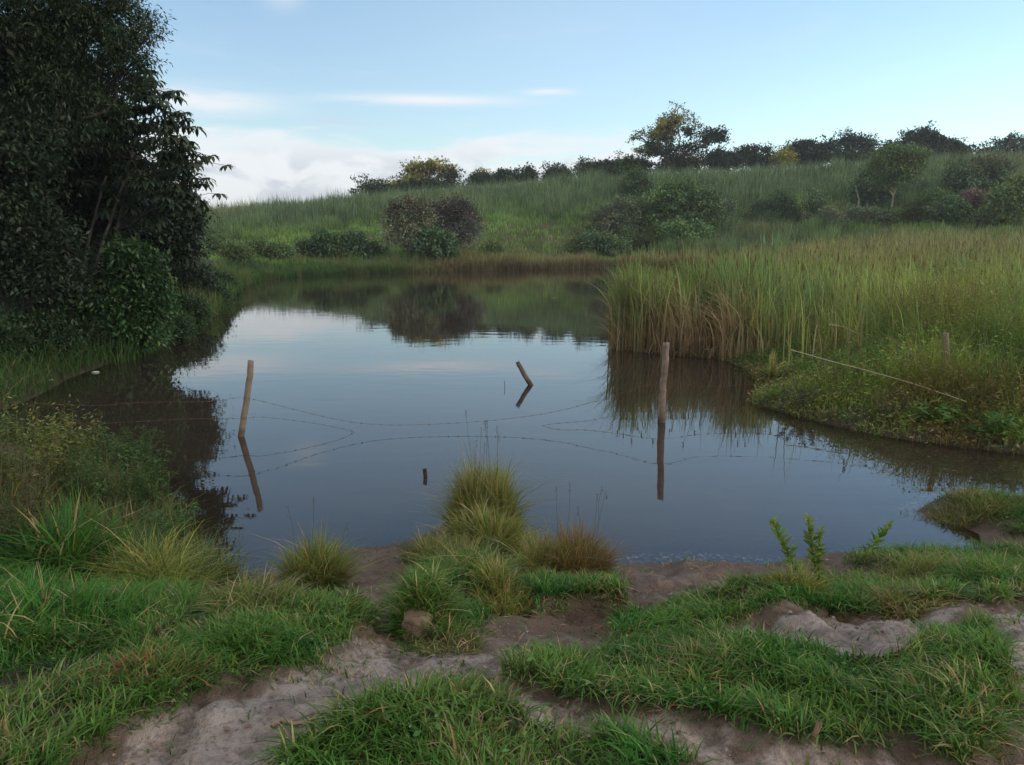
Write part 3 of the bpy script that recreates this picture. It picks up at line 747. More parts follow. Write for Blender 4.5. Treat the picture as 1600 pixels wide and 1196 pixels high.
post(pL, tL, .043, .038, 'smooth pale round post leaning right in open water on the left', M_POST, (.20, .165, .13), 1, .05)
post(pR, tR, .054, .043, 'rough grey barked upright post in the water before the cattails', M_ROUGHPOST, (.20, .155, .135), 2, .16, broken=.012)
post(pM, tM, .040, .038, 'short snapped dark post leaning left in the middle of the pond', M_ROUGHPOST, (.13, .10, .085), 3, .16, broken=.05, rings=14)
pB = at(1482, 640, 0.0); pB = np.array([pB[0]*10.8/pB[1], 10.8, .15]); tB = atd(1478, 521, 10.8)
post(pB, tB, .043, .040, 'thin grey post standing in the tall herbs of the right bank', M_POST, (.17, .155, .115), 4, .05)
# stump, stick, stub
s0 = at(665, 746); post(s0, s0+np.array([-.012, .02, .085]), .03, .018, 'tiny dark stump just breaking the water surface', M_ROUGHPOST, (.06, .045, .04), 5, .3, broken=.012, name='dead_stump', rings=10)
s1 = at(789, 606); post(s1, s1+np.array([-.01, 0, .12]), .006, .004, 'thin dark stick poking up left of the snapped post', M_POST, (.04, .04, .035), 6, .1, name='thin_stick', rings=8, sides=6)
s2 = hit(1272, 1168); post(s2, s2+np.array([.006, -.01, .06]), .013, .008, 'small weathered peg sticking out of the near right turf', M_POST, (.20, .14, .10), 7, .3, broken=.012, name='wooden_peg', rings=9)
for nm in ('dead_stump', 'thin_stick', 'wooden_peg'):
    bpy.data.objects[nm]['category'] = nm.replace('_', ' ')

def Yf(px): return float(np.interp(px, [-300, 375, 1037, 1480, 1800], [8.6, pL[1], pR[1], 10.8, 11.0]))
def wire(name, segs_, label, seed):
    rng = np.random.default_rng(seed); mb = MB(); barb = MB()
    for pts in segs_:
        P = np.array([atd(a, b, Yf(a)-.05) if len(q) == 0 else at(a, b, q[0]) for a, b, *q in pts])
        t = np.linspace(0, len(P)-1, (len(P)-1)*10+1)
        # smooth interpolation
        def cr(t):
            i = int(min(t, len(P)-2)); f = t-i; p0 = P[max(i-1, 0)]; p1 = P[i]; p2 = P[i+1]; p3 = P[min(i+2, len(P)-1)]
            return .5*((2*p1)+(-p0+p2)*f+(2*p0-5*p1+4*p2-p3)*f*f+(-p0+3*p1-3*p2+p3)*f**3)
        C_ = np.array([cr(v) for v in t]); mb.add(*tube(C_, .0019, 5, (1, 1, 1)))
        L = np.concatenate([[0], np.cumsum(np.linalg.norm(np.diff(C_, axis=0), axis=1))])
        for l in np.arange(.06, L[-1], .125):
            p = np.array([np.interp(l, L, C_[:, k]) for k in range(3)])
            for s in range(2):
                d = norm(rng.normal(0, 1, 3))*.016
                mb.add(*tube([p-d, p+d], .0016, 4, (1, 1, 1)))
            mb.add(*tube([p-[.009, 0, 0], p+[.009, 0, 0]], .0038, 5, (1, 1, 1)))
    return tag(mb.build(name, M_WIRE), label, 'barbed wire')
wire('barbed_wire', [[(-250, 640), (-60, 626), (60, 631), (150, 634), (220, 629), (320, 628), (377, 622), (420, 630), (500, 650), (560, 661), (620, 664.5), (700, 662), (790, 655), (870, 643), (945, 623), (1037, 596), (1100, 604), (1200, 598), (1330, 578), (1480, 550), (1700, 545)]],
     'upper rusty barbed wire strand looping from post to post over the pond', 1)
wire('barbed_wire', [[(-250, 660), (0, 660), (80, 663), (160, 662), (290, 655), (377, 654), (410, 652), (480, 660), (530, 669), (560, 677, -.02)],
                     [(838, 667, -.02), (870, 662), (920, 657.5), (980, 646), (1037, 636), (1100, 640), (1200, 634), (1330, 610), (1480, 585), (1700, 580)]],
     'lower rusty barbed wire strand that dips under the water between the posts', 2)

# long pale fallen cane, broken bits, twigs
def cane(pts, r, label, seed, col=(.40, .36, .24), name='fallen_cane', cat='cane', mat=None):
    rng = np.random.default_rng(seed); P = np.array(pts); Q = []
    for a, b in zip(P[:-1], P[1:]): Q.append(wander(a, b, 8, .006, rng)[:-1])
    Q.append(P[-1:]); Q = np.concatenate(Q)
    mb = MB(); mb.add(*tube(Q, np.linspace(r, r*.6, len(Q)), 6, col, True))
    return tag(mb.build(name, mat or M_DRY, origin=tuple(P[0])), label, cat)
cane([atd(1236, 547, 11.9), atd(1300, 565, 11.3), atd(1390, 589, 10.5), atd(1440, 604, 10.1), atd(1510, 628, 9.5)], .007, 'long pale cane lying slantwise across the right bank herbs', 1)
cane([atd(1296, 507, 13.6), atd(1318, 511, 13.4), atd(1350, 526, 13.2)], .010, 'short pale broken cane among the cattails behind the long one', 2)
r0 = [hit(a, b)+np.array([0, 0, .012]) for a, b in [(425, 1142), (440, 1132), (462, 1138), (485, 1136), (505, 1122)]]
cane(r0, .008, 'curled pale root lying on the bare path', 3, (.27, .20, .14), 'exposed_root', 'root')
r0 = [hit(1530, 770)+np.array([0, 0, .05]), hit(1498, 782)+np.array([0, 0, .02]), hit(1485, 790)+np.array([0, 0, .02])]
cane([atd(1482, 787, at(1482, 787)[1]), atd(1505, 777, at(1490, 780)[1]), atd(1513, 778, at(1490, 780)[1])], .008, 'bent pale stem on the tip of the right spit', 4, (.34, .27, .2))
cane([atd(1482, 805, 7.0), atd(1560, 802, 7.0), atd(1640, 803, 7.0)], .0035, 'thin straight straw lying level across the right spit', 5, (.4, .38, .26))
cane([atd(222, 548, 16.6), atd(218, 556, 16.6), atd(222, 566, 16.6)], .012, 'small bent pale twig rising from the left water edge', 6, (.20, .18, .15), 'bare_twig', 'twig')
cane([hit(18, 520), hit(30, 512)+np.array([0, 0, .2]), atd(48, 503, hit(30, 512)[1])], .03, 'pale branch leaning on the dark left bank', 7, (.12, .11, .09), 'dead_branch', 'branch')

def flotsam(px, py, s, label, seed, col=(.45, .47, .46)):
    rng = np.random.default_rng(seed); c = at(px, py, .006)
    if sdf(POND, np.array([c[0]]), np.array([c[1]]))[0] > 0: c = hit(px, py)+np.array([0, 0, .02])
    n = 10; a = np.arange(n)*2*pi/n; r = s*(.6+.5*rng.random(n))
    top = np.stack([c[0]+r*np.cos(a)*1.6, c[1]+r*np.sin(a)*.7, np.full(n, c[2])], 1); up = top*1.0; up[:, :2] = c[:2]+(top[:, :2]-c[:2])*.6; up[:, 2] += s*.35
    V = np.concatenate([top, up, [[c[0], c[1], c[2]+s*.4]]])
    Q = [(j, (j+1) % n, n+(j+1) % n, n+j) for j in range(n)]; T_ = [(n+j, n+(j+1) % n, 2*n) for j in range(n)]
    mb = MB(); mb.add(V, Q, T_, col); tag(mb.build('litter_scrap', M_DRY, origin=tuple(c)), label, 'scrap')
flotsam(149, 582, .055, 'small white scrap floating in the dark left corner of the pond', 1)
flotsam(80, 598, .04, 'small white scrap caught at the edge of the left bank', 2)
flotsam(866, 466, .10, 'small pale leaf raft floating towards the far side', 3, (.10, .12, .08))

# eroded earth pillar beside the hollow
def clod(px, pyb, pyt, wpx, label, seed, col=(.17, .11, .078), dY=0.0):
    rng = np.random.default_rng(seed); b = hit(px, pyb); b[1] += dY
    s = b[1]/FPX; hgt = (pyb-pyt)*s*1.1; r = wpx*s*.5
    rings, sides = 22, 28; V = []; an = np.arange(sides)*2*pi/sides
    for i in range(rings):
        t = i/(rings-1); prof = (1.25-.3*t)*(1 if t < .85 else math.sqrt(max(0, 1-((t-.85)/.152)**2))*.75+.25)
        nn = fbm(np.cos(an)*1.3+9+seed, np.sin(an)*1.3+t*3, 1.2, 4, seed)
        rad = r*prof*(.55+.85*nn); lay = .04*vn(np.full(sides, t*14.), an*.8, seed+3)*r*2
        V.append(np.stack([b[0]+np.cos(an)*(rad+lay), b[1]+np.sin(an)*(rad+lay)*.9, np.full(sides, b[2]-.04+t*(hgt+.04))], 1))
    V = np.concatenate(V+[np.array([[b[0], b[1], b[2]+hgt]])]); m = len(V)-1
    Q = [(i*sides+j, i*sides+(j+1) % sides, (i+1)*sides+(j+1) % sides, (i+1)*sides+j) for i in range(rings-1) for j in range(sides)]
    T_ = [((rings-1)*sides+j, (rings-1)*sides+(j+1) % sides, m) for j in range(sides)]
    mb = MB(); mb.add(V, Q, T_, col); return tag(mb.build('earth_clod', M_SOIL, origin=tuple(b)), label, 'earth clod')
clod(653, 1006, 958, 46, 'rounded eroded earth pillar under the drooping green tussock', 1, (.20, .14, .105))

# ------------------------------------------------------------------ cattail marsh on the right
def marsh():
    rng = np.random.default_rng(21)
    CG = np.array([.13, .215, .065]); CY = np.array([.225, .285, .07]); CO = np.array([.20, .195, .08]); TAN = np.array([.42, .31, .20]); CB = np.array([.17, .125, .065])
    mb = MB()
    def zone(n, u0, u1, y0, y1, h0, h1, w0, w1, per=7, cr=.13, dens=None, segs=4):
        u = rng.uniform(u0, u1, n); y = np.sqrt(rng.uniform(y0**2, y1**2, n)); x = u*y
        d = sdf(POND, x, y); k = (d > .06)
        k &= ~((y < 13.0-2.0*sm(u, .48, .62)) & (u > .27)) & ~((y < 13.6) & (x > 5.6) & (fbm(x, y, .7, 2, 2) < .42))
        k &= rng.random(n) < .12+1.1*sm(fbm(x, y, .7, 3, 33), .36, .62)
        k |= (d > .03) & (d < .9) & (y > 15.3) & (x < 5.8) & (vn(x*2.4, y*2.4, 71) > .42)
        k &= ~((d < .9) & (y > 15.3) & (x < 5.8) & (vn(x*2.4, y*2.4, 71) < .36))
        x, y, d, u = x[k], y[k], d[k], u[k]; n = len(x)
        ch = (h0+(h1-h0)*rng.random(n))*(.55+.85*fbm(x, y, .5, 3, 34))*np.where(rng.random(n) < .06, 1.18, 1)
        tone = np.clip((fbm(x, y, .3, 3, 35)-.5)*1.8+.47, 0, 1); tone2 = fbm(x, y+90, .5, 3, 36)
        cx = np.repeat(x, per); cyy = np.repeat(y, per); m = n*per
        px_ = cx+rng.normal(0, cr, m); py_ = cyy+rng.normal(0, cr, m)
        dd = sdf(POND, px_, py_); kk = dd > -.12
        z = np.maximum(Hgt(px_, py_), -.1)
        h = np.repeat(ch, per)*rng.uniform(.45, 1.1, m)
        dn = np.repeat(d, per); yn = np.repeat(y, per)
        g1 = mixc(cvar(rng, m, CG, .2, .1), cvar(rng, m, CY, .2, .1), sm(np.repeat(tone, per)+rng.normal(0, .08, m), .38, .62))
        farb = sm(yn, 24, 40)*.75
        g1 = mixc(g1, cvar(rng, m, CO, .2, .12), np.clip(farb+rng.normal(0, .2, m), 0, 1))
        shore = np.exp(-np.clip(dn, 0, 9)/.9)*sm(yn, 13.5, 16)
        dry = rng.random(m) < (.12+.62*shore*sm(np.repeat(tone2, per), .3, .55)+.22*sm(np.repeat(tone2, per), .5, .7))
        g1 = g1*np.repeat(rng.uniform(.5, 1.6, n), per)[:, None]
        c1 = np.where(dry[:, None], cvar(rng, m, TAN, .22), g1)
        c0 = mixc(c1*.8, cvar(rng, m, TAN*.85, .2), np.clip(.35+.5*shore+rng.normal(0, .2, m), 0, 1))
        h = np.where(dry, h*rng.uniform(.45, .95, m), h)
        ln = np.abs(rng.normal(.20, .20, m))+dry*rng.random(m)*.5
        az = rng.uniform(0, 2*pi, m)*.55+pi*.1+rng.normal(0, .9, m)
        P = np.stack([px_, py_, z], 1)[kk]
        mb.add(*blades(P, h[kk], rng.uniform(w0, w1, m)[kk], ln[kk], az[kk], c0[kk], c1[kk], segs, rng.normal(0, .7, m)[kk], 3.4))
        # seed heads on stalks
        s = rng.random(n) < .06
        hx, hy = x[s], y[s]; q = len(hx); hzv = Hgt(hx, hy); tops = ch[s]*rng.uniform(.85, 1.05, q)
        rr = np.where(hy > 25, .022, .014)
        mb.add(*blades(np.stack([hx, hy, hzv], 1), tops, rr*.5, .05, rng.uniform(0, 6, q), CG, CB, 2))
        for j in range(3):
            a = j*pi/3
            mb.add(*leaves(np.stack([hx, hy, hzv+tops-.18], 1), np.tile([0.02, 0, 1.], (q, 1)), np.tile([cos(a), sin(a), 0.], (q, 1)), .20, rr*2, np.array([.17, .09, .045])))
    zone(2900, .12, .82, 10.8, 24, 1.35, 1.95, .014, .030, 9, .11, segs=5)
    zone(1500, .12, .34, 15.6, 19.5, 1.6, 2.0, .016, .032, 13, .085, segs=5)
    zone(4400, .14, .85, 24, 42, 1.3, 1.8, .024, .042, 8, .2, segs=4)
    zone(5400, .16, .9, 42, 68, 1.2, 1.75, .04, .065, 6, .32, segs=3)
    return tag(mb.build('cattail_reeds', M_REED), 'dense marsh of cattail reeds with dry tan bases right of the pond', 'cattails', kind='stuff')
marsh()

def stray_reeds():
    rng = np.random.default_rng(29); mb = MB(); n = 120
    y = rng.uniform(16.8, 20, n); x = np.interp(y, [16.8, 18.8, 20], [2.3, 2.55, 2.9])+rng.uniform(-.15, .5, n)
    z = np.maximum(Hgt(x, y), -.15)
    c = cvar(rng, n, (.16, .13, .07), .3)
    mb.add(*blades(np.stack([x, y, z], 1), rng.uniform(.5, 1.3, n), .008, rng.uniform(.5, 1.3, n), pi+rng.normal(0, .7, n), c, c, 6, rng.normal(0, .4, n), 1.5))
    fr_ = POND[[i for i in range(len(POND)) if 15.0 < POND[i][1] < 17.6 and POND[i][0] > 2]]
    for a, b in zip(fr_[:-1], fr_[1:]):
        m = int(np.linalg.norm(b-a)*70); t = rng.random(m)[:, None]; p = a*(1-t)+b*t; p = p+rng.normal(0, .12, (m, 2))
        zz = np.maximum(Hgt(p[:, 0], p[:, 1]), -.12); cc_ = cvar(rng, m, (.40, .31, .20), .25)
        mb.add(*blades(np.stack([p[:, 0], p[:, 1], zz], 1), rng.uniform(.3, 1.0, m), rng.uniform(.012, .024, m), rng.uniform(.2, 1.6, m), -pi/2+rng.normal(0, 1.1, m), cc_*.8, cc_, 5, rng.normal(0, .7, m), 1.5))
    tag(mb.build('bent_reed_stalks', M_REED), 'thin bent reed stalks arching over the water at the cattail point', 'reeds', kind='stuff')
stray_reeds()

def bank_herbs():
    """mixed low herbs along the right shore and fringe everywhere round the pond"""
    rng = np.random.default_rng(31); mb = MB()
    n = 46000; u = rng.uniform(.25, .95, n); y = rng.uniform(8.3, 15.5, n); x = u*y
    d = sdf(POND, x, y); k = (d > -.08) & (rng.random(n) < .45+fbm(x, y, 1.3, 3, 3)*.9)
    x, y, d = x[k], y[k], d[k]; n = len(x); z = np.maximum(Hgt(x, y), 0)
    t1 = fbm(x, y, .9, 3, 14); t2 = fbm(x, y, 1.7, 3, 24)
    h = (.14+.8*sm(d, 0, 2.0)+.5*sm(d, 1.6, 3.6))*rng.uniform(.5, 1.2, n)*(.6+.8*t1)
    c = mixc(cvar(rng, n, (.10, .19, .05), .3, .15), cvar(rng, n, (.23, .31, .075), .25, .15), sm(t2, .4, .62))
    c = mixc(c, cvar(rng, n, (.17, .13, .04), .25), sm(t1, .58, .72)*.7)
    dr = rng.random(n) < .14+.25*np.exp(-np.clip(d, 0, 9)/.15); c = np.where(dr[:, None], cvar(rng, n, (.22, .17, .115), .3), c)
    mb.add(*blades(np.stack([x, y, z-.01], 1), h, rng.uniform(.008, .016, n), rng.uniform(.1, 1.0, n), rng.uniform(0, 2*pi, n), c*.75, c, 3, rng.normal(0, .8, n)))
    k = rng.random(n) < .9; m = k.sum()
    for rep in range(2):
        P = np.stack([x[k], y[k], z[k]+h[k]*rng.uniform(.2, .95, m)], 1)+rng.normal(0, .04, (m, 3))*np.array([1, 1, .3])
        a = rng.uniform(0, 2*pi, m); D = np.stack([np.cos(a), np.sin(a), rng.uniform(-.3, .9, m)], 1)
        L = rng.uniform(.03, .085, m)
        mb.add(*leaves(P, D, np.tile([0, 0, 1.], (m, 1))+rng.normal(0, .5, (m, 3)), L, L*rng.uniform(.2, .4, m), c[k]*rng.uniform(.8, 1.15, (m, 1)), .06))
    tag(mb.build('bank_herbs', M_HERB), 'low tangled herbs and grass covering the right bank down to the water', 'herbs', kind='stuff')
    # fringe on left and far shores
    mb = MB(); P0 = []
    seg = POND[4:19]
    L = np.linalg.norm(np.diff(seg, axis=0), axis=1)
    for (a, b, l) in zip(seg[:-1], seg[1:], L):
        m = int(l*380); t = rng.random(m); nrm = np.array([-(b-a)[1], (b-a)[0]])/l
        P0.append(a+(b-a)*t[:, None]+nrm[None]*(rng.random(m)**2.4*3.8-.3)[:, None])
    P0 = np.concatenate(P0); x, y = P0[:, 0], P0[:, 1]; d = sdf(POND, x, y); k = d > -.35; x, y, d = x[k], y[k], d[k]; n = len(x)
    z = np.maximum(Hgt(x, y), -.02)
    far = sm(x, -9, -4)*sm(y, 44, 50)
    t1 = fbm(x, y, .5, 3, 63)
    h = rng.uniform(.35, 1.0, n)*(.5+.9*t1)*(1+.25*far)
    c = mixc(cvar(rng, n, (.075, .145, .045), .25, .15), cvar(rng, n, (.26, .245, .115), .25), np.clip(far*.85+sm(t1, .5, .8)*.4, 0, 1))
    c = np.where(((d < .5) & (rng.random(n) < far*.7))[:, None], cvar(rng, n, (.17, .125, .08), .25), c)
    mb.add(*blades(np.stack([x, y, z-.03], 1), h, np.interp(y, [14, 50], [.012, .035]), np.abs(rng.normal(.3, .25, n)), rng.uniform(0, 2*pi, n), c*.8, c, 3, rng.normal(0, .8, n)))
    tag(mb.build('shore_grass', M_HILLG), 'rank grass fringing the left and far shores of the pond', 'grass', kind='stuff')
bank_herbs()
# named plants of the right bank
for i, (px, py, h, s_, lb, lc, L, W, ns, nl) in enumerate([
      (1455, 668, .35, .30, 'broad leaved green plant at the water edge of the right bank', (.10, .19, .05), .13, .035, 14, 14),
      (1550, 690, .38, .32, 'broad leaved green plant nearest the right edge of the far bank', (.09, .18, .05), .13, .035, 14, 14),
      (1255, 640, .35, .40, 'grey green trailing weed left on the right bank tip', (.10, .11, .06), .05, .014, 18, 50),
      (1395, 660, .25, .30, 'dry grey trailing weed hanging into the water', (.16, .13, .10), .05, .010, 18, 40),
      (1330, 600, .55, .40, 'rusty orange bushy weed in the right bank herbs', (.16, .12, .035), .06, .008, 22, 50),
      (1420, 585, .5, .45, 'dark green leafy weed below the long cane', (.05, .10, .03), .06, .02, 20, 60),
      (1205, 600, .25, .25, 'dark weed at the inlet beside the slim reed clump', (.05, .07, .035), .05, .014, 16, 40),
      (1215, 520, .9, .35, 'dark leafy weed between cattails and bank herbs', (.045, .09, .035), .07, .03, 18, 50)]):
    weed(px, py, h, s_, lb, 60+i, lc, L, W, ns, nl)
T(1203, 600, 'slim upright yellow green reed clump at the inlet corner', 170, .66, .06, YG*1.5, .4, (.0, .18), (.012, .02), seed=60, name='reed_clump', cat='reed clump')

# ------------------------------------------------------------------ hill grass
def hill_grass():
    rng = np.random.default_rng(41); mb = MB()
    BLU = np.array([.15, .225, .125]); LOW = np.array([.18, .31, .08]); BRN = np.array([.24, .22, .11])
    def zone(n, y0, y1, h0, h1, w0, w1, per, cr, segs=2):
        u = rng.uniform(-.62, .82, n); y = np.sqrt(rng.uniform(y0**2, y1**2, n)); x = u*y
        k = (sdf(POND, x, y) > .5) & ~((u > .18) & (y < 62+4*(fbm(x, y, .2, 2, 6)-.5)))
        x, y, u = x[k], y[k], u[k]; n = len(x)
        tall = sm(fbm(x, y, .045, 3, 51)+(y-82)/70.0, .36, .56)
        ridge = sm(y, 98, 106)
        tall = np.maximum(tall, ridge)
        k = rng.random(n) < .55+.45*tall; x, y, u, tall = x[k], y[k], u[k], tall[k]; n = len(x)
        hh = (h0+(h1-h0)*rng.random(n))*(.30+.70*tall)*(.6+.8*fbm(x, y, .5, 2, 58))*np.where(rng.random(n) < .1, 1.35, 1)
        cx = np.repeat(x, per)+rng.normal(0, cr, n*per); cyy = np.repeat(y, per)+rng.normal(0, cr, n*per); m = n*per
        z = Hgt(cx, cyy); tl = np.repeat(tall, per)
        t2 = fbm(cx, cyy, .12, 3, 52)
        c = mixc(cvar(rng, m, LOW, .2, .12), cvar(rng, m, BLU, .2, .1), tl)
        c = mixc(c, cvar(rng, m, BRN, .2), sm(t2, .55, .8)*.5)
        c *= np.repeat(rng.uniform(.5, 1.5, n), per)[:, None]
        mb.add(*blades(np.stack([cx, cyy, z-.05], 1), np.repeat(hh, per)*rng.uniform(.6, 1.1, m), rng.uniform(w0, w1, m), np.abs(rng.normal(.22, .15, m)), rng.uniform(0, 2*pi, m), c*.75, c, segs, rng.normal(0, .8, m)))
    zone(16000, 52, 75, 1.1, 1.6, .03, .055, 8, .25)
    zone(20000, 75, 100, 1.5, 2.1, .04, .07, 8, .3)
    zone(9000, 100, 118, 1.7, 2.4, .05, .08, 8, .3)
    zone(1500, 60, 100, 1.9, 2.7, .05, .09, 26, .38)
    tag(mb.build('hill_grass', M_HILLG), 'tall rank grass covering the hillside behind the pond', 'grass', kind='stuff')
hill_grass()

# ------------------------------------------------------------------ woody plants
def woody(name, base, blobs, label, cat, seed, nclump=220, nleaf=26, cr=.45, L=.16, W=.10, col=(.04, .065, .03), group=None, trunk=(.22, .05), barkc=(.16, .13, .11),
          flat=.55, shell=.5, gap=.45, top=None, mat=None, nlimb=4, lean=None, droop=.2, fork=.35, nstem=1, trunkcol=None, leafpart='crown', stempart='trunk', hang=0.0):
    """base (3,), blobs: list of (x,y,z,rx,ry,rz) world"""
    rng = np.random.default_rng(5000+seed)
    B = np.array(blobs, float); base = np.array(base, float)
    e = empty(name, tuple(base), label, cat, group)
    wgt = (B[:, 3]*B[:, 4]*B[:, 5])**(.7); wgt /= wgt.sum()
    bi = rng.choice(len(B), nclump, p=wgt)
    v = norm(rng.normal(0, 1, (nclump, 3))); v[:, 2] = np.where(v[:, 2] < -.5, -v[:, 2], v[:, 2])
    r = (shell+(1-shell)*rng.random(nclump))
    lump = .42+1.05*vn(v[:, 0]*3.0+seed*3.1+9, v[:, 2]*3.0+v[:, 1]*1.9+9, seed+5)+.35*(rng.random(nclump) < .04)
    c = B[bi, :3]+v*(r*lump)[:, None]*B[bi, 3:6]*1.08
    # gaps
    s0 = B[:, 3].mean()
    nz = vn(c[:, 0]/s0*2.2+seed, c[:, 2]/s0*2.2+c[:, 1]/s0*1.3, seed)
    keep = nz > gap*rng.uniform(.5, 1.0, nclump); c = c[keep]; bi = bi[keep]; nc = len(c)
    kc = cvar(rng, nc, col, .30, .14)
    if top is not None:
        tc_, thr, xs = top
        zz = (c[:, 2]-B[:, 2].min())/(np.ptp(B[:, 2])+B[:, 5].mean()); sel = (zz+rng.normal(0, .12, nc)-xs*(c[:, 0]-base[0])/(s0*2) > thr)
        kc = np.where((sel & (rng.random(nc) < .8))[:, None], cvar(rng, nc, tc_, .2), kc)
    m = nc*nleaf
    P = np.repeat(c, nleaf, 0)+rng.normal(0, 1, (m, 3))*np.array([cr, cr, cr*flat])*.62
    outv = norm(P-np.repeat(B[bi, :3], nleaf, 0))
    D = norm(rng.normal(0, 1, (m, 3)))+outv*.6-np.array([0, 0, droop+hang])
    N = norm(rng.normal(0, 1, (m, 3)))*.8+np.array([0, 0, 1.])
    sz = L*rng.uniform(.6, 1.3, m)
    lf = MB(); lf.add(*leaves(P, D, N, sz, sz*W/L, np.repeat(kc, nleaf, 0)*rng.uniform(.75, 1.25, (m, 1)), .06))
    # trunk and limbs
    st = MB(); top_c = (B[:, :3]*wgt[:, None]).sum(0)
    for s in range(nstem):
        off = rng.normal(0, .25*(nstem > 1), 2)*B[:, 3].mean(); bs = base+np.array([off[0]*.5, off[1]*.5, -.15])
        fk = base*(1-fork)+top_c*fork; fk = fk+np.array([off[0], off[1], 0])*.8
        fk[2] = base[2]+(top_c[2]-base[2])*fork
        tp = wander(bs, fk, 7, .04, rng); st.add(*tube(tp, np.linspace(trunk[0], trunk[0]*.7, 7)/math.sqrt(nstem), 8, barkc))
        for k in range(len(B)):
            if nstem > 1 and rng.random() > .6: continue
            lp = wander(fk, B[k, :3], 7, .07, rng, .06); st.add(*tube(lp, np.linspace(trunk[0]*.55, trunk[1], 7)/math.sqrt(nstem), 6, barkc))
            cand = np.nonzero(bi == k)[0]
            for j in cand[:nlimb]:
                st.add(*tube(wander(lp[rng.integers(3, 7)], c[j], 6, .07, rng, .04), np.linspace(trunk[1]*.8, trunk[1]*.25, 6), 4, barkc))
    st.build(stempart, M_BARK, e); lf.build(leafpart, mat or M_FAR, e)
    return e
def pxb(Y, lst, dy=.85, grow=1.0):
    out = []
    for (px, py, rx, ry) in lst:
        rx *= grow; ry *= grow
        p = atd(px, py, Y); s = Y/FPX; out.append((p[0], p[1], p[2], rx*s, rx*s*dy, ry*s))
    return out
def ground_at(px, Y):
    x = atd(px, 370, Y)[0]; return np.array([x, Y, hz(x, Y)])

RT = 'trees on the ridge of the hill'
DKT = (.036, .055, .040); MDT = (.06, .09, .048)
YEL = (.30, .275, .07)  # yellow tone for the upper left leaf clumps of some ridge trees
ridge = [
 ('domed tree with yellow top alone on the left ridge', 672, 118, [(655, 270, 24, 13), (688, 270, 24, 14), (672, 263, 28, 11), (704, 277, 12, 10), (645, 284, 13, 12), (668, 286, 22, 10)], 420, MDT, (YEL, .35, .35), .35),
 ('large spreading tree with see through crown, tallest on the ridge', 1052, 116, [(1060, 200, 34, 20), (1030, 212, 30, 18), (1010, 232, 18, 14), (1094, 214, 22, 14), (1118, 218, 18, 11), (1036, 238, 30, 12), (1076, 236, 26, 12), (1000, 215, 10, 8)], 640, DKT, ((.26, .25, .07), .55, .5), .62),
 ('low bushy tree with yellowish patch right of the domed tree', 748, 120, [(742, 288, 12, 10), (760, 284, 14, 9)], 120, MDT, (YEL, .95, .3), .3),
 ('feathery rounded tree on the ridge right of the low bushy tree', 785, 119, [(778, 281, 16, 11), (796, 279, 14, 11)], 150, MDT, None, .5),
 ('taller feathery tree with thin twigs on the ridge line', 825, 119, [(818, 275, 13, 12), (834, 277, 11, 11)], 150, MDT, None, .6),
 ('small rounded tree on the ridge between feathery and dark trees', 868, 120, [(862, 280, 11, 9), (878, 279, 16, 10)], 130, (.05, .075, .035), None, .4),
 ('flat dark tree on the ridge left of the spreading tree', 938, 120, [(925, 270, 16, 12), (945, 267, 18, 11), (915, 275, 10, 9)], 190, MDT, None, .35),
 ('dark layered tree touching the left side of the spreading tree', 972, 121, [(962, 264, 18, 10), (985, 262, 18, 10), (1002, 258, 12, 9)], 190, DKT, None, .4),
 ('round lighter green tree low under the left of the spreading tree', 982, 108, [(980, 270, 14, 11), (975, 262, 9, 7)], 120, (.05, .09, .032), None, .25),
 ('brownish low tree at the foot of the spreading tree', 1072, 117, [(1050, 260, 22, 12), (1080, 258, 22, 12)], 170, (.07, .06, .04), None, .35),
 ('dark tree just right of the spreading tree', 1125, 121, [(1115, 252, 18, 12), (1138, 248, 18, 12), (1128, 242, 12, 8)], 190, DKT, None, .25),
 ('dark tree with pale yellow lower edge on the ridge', 1178, 122, [(1165, 245, 20, 13), (1190, 241, 20, 12), (1178, 236, 16, 8)], 210, DKT, None, .25),
 ('small yellow tree amid the dark ridge trees', 1224, 119, [(1224, 243, 10, 10)], 60, (.30, .28, .07), None, .2),
 ('dark wide tree right of the small yellow tree', 1262, 123, [(1245, 240, 22, 14), (1272, 236, 24, 14), (1262, 228, 16, 8)], 240, DKT, None, .25),
 ('widest dark tree in the middle of the right ridge', 1328, 123, [(1305, 232, 26, 16), (1335, 226, 28, 16), (1356, 232, 20, 13), (1330, 216, 14, 7)], 320, DKT, None, .25),
 ('low dark tree between the wide tree and the peaked tree', 1386, 124, [(1378, 236, 20, 12), (1400, 234, 18, 12)], 170, DKT, None, .3),
 ('peaked wind swept dark tree on the right ridge', 1442, 121, [(1440, 222, 28, 16), (1425, 217, 16, 10), (1452, 210, 12, 8), (1462, 230, 18, 14)], 300, DKT, None, .25),
 ('rounded dark tree sloping down right of the peaked tree', 1490, 122, [(1483, 229, 18, 12), (1500, 235, 12, 9)], 150, (.038, .06, .032), None, .3),
 ('dark tree in the far right corner of the ridge', 1578, 118, [(1562, 226, 14, 9), (1585, 222, 22, 11), (1615, 225, 22, 12)], 220, DKT, None, .4),
 ('low dark bushes on the skyline left of the domed tree', 600, 119, [(575, 306, 18, 6), (600, 302, 20, 7), (625, 299, 16, 7)], 140, (.045, .075, .035), None, .2)]
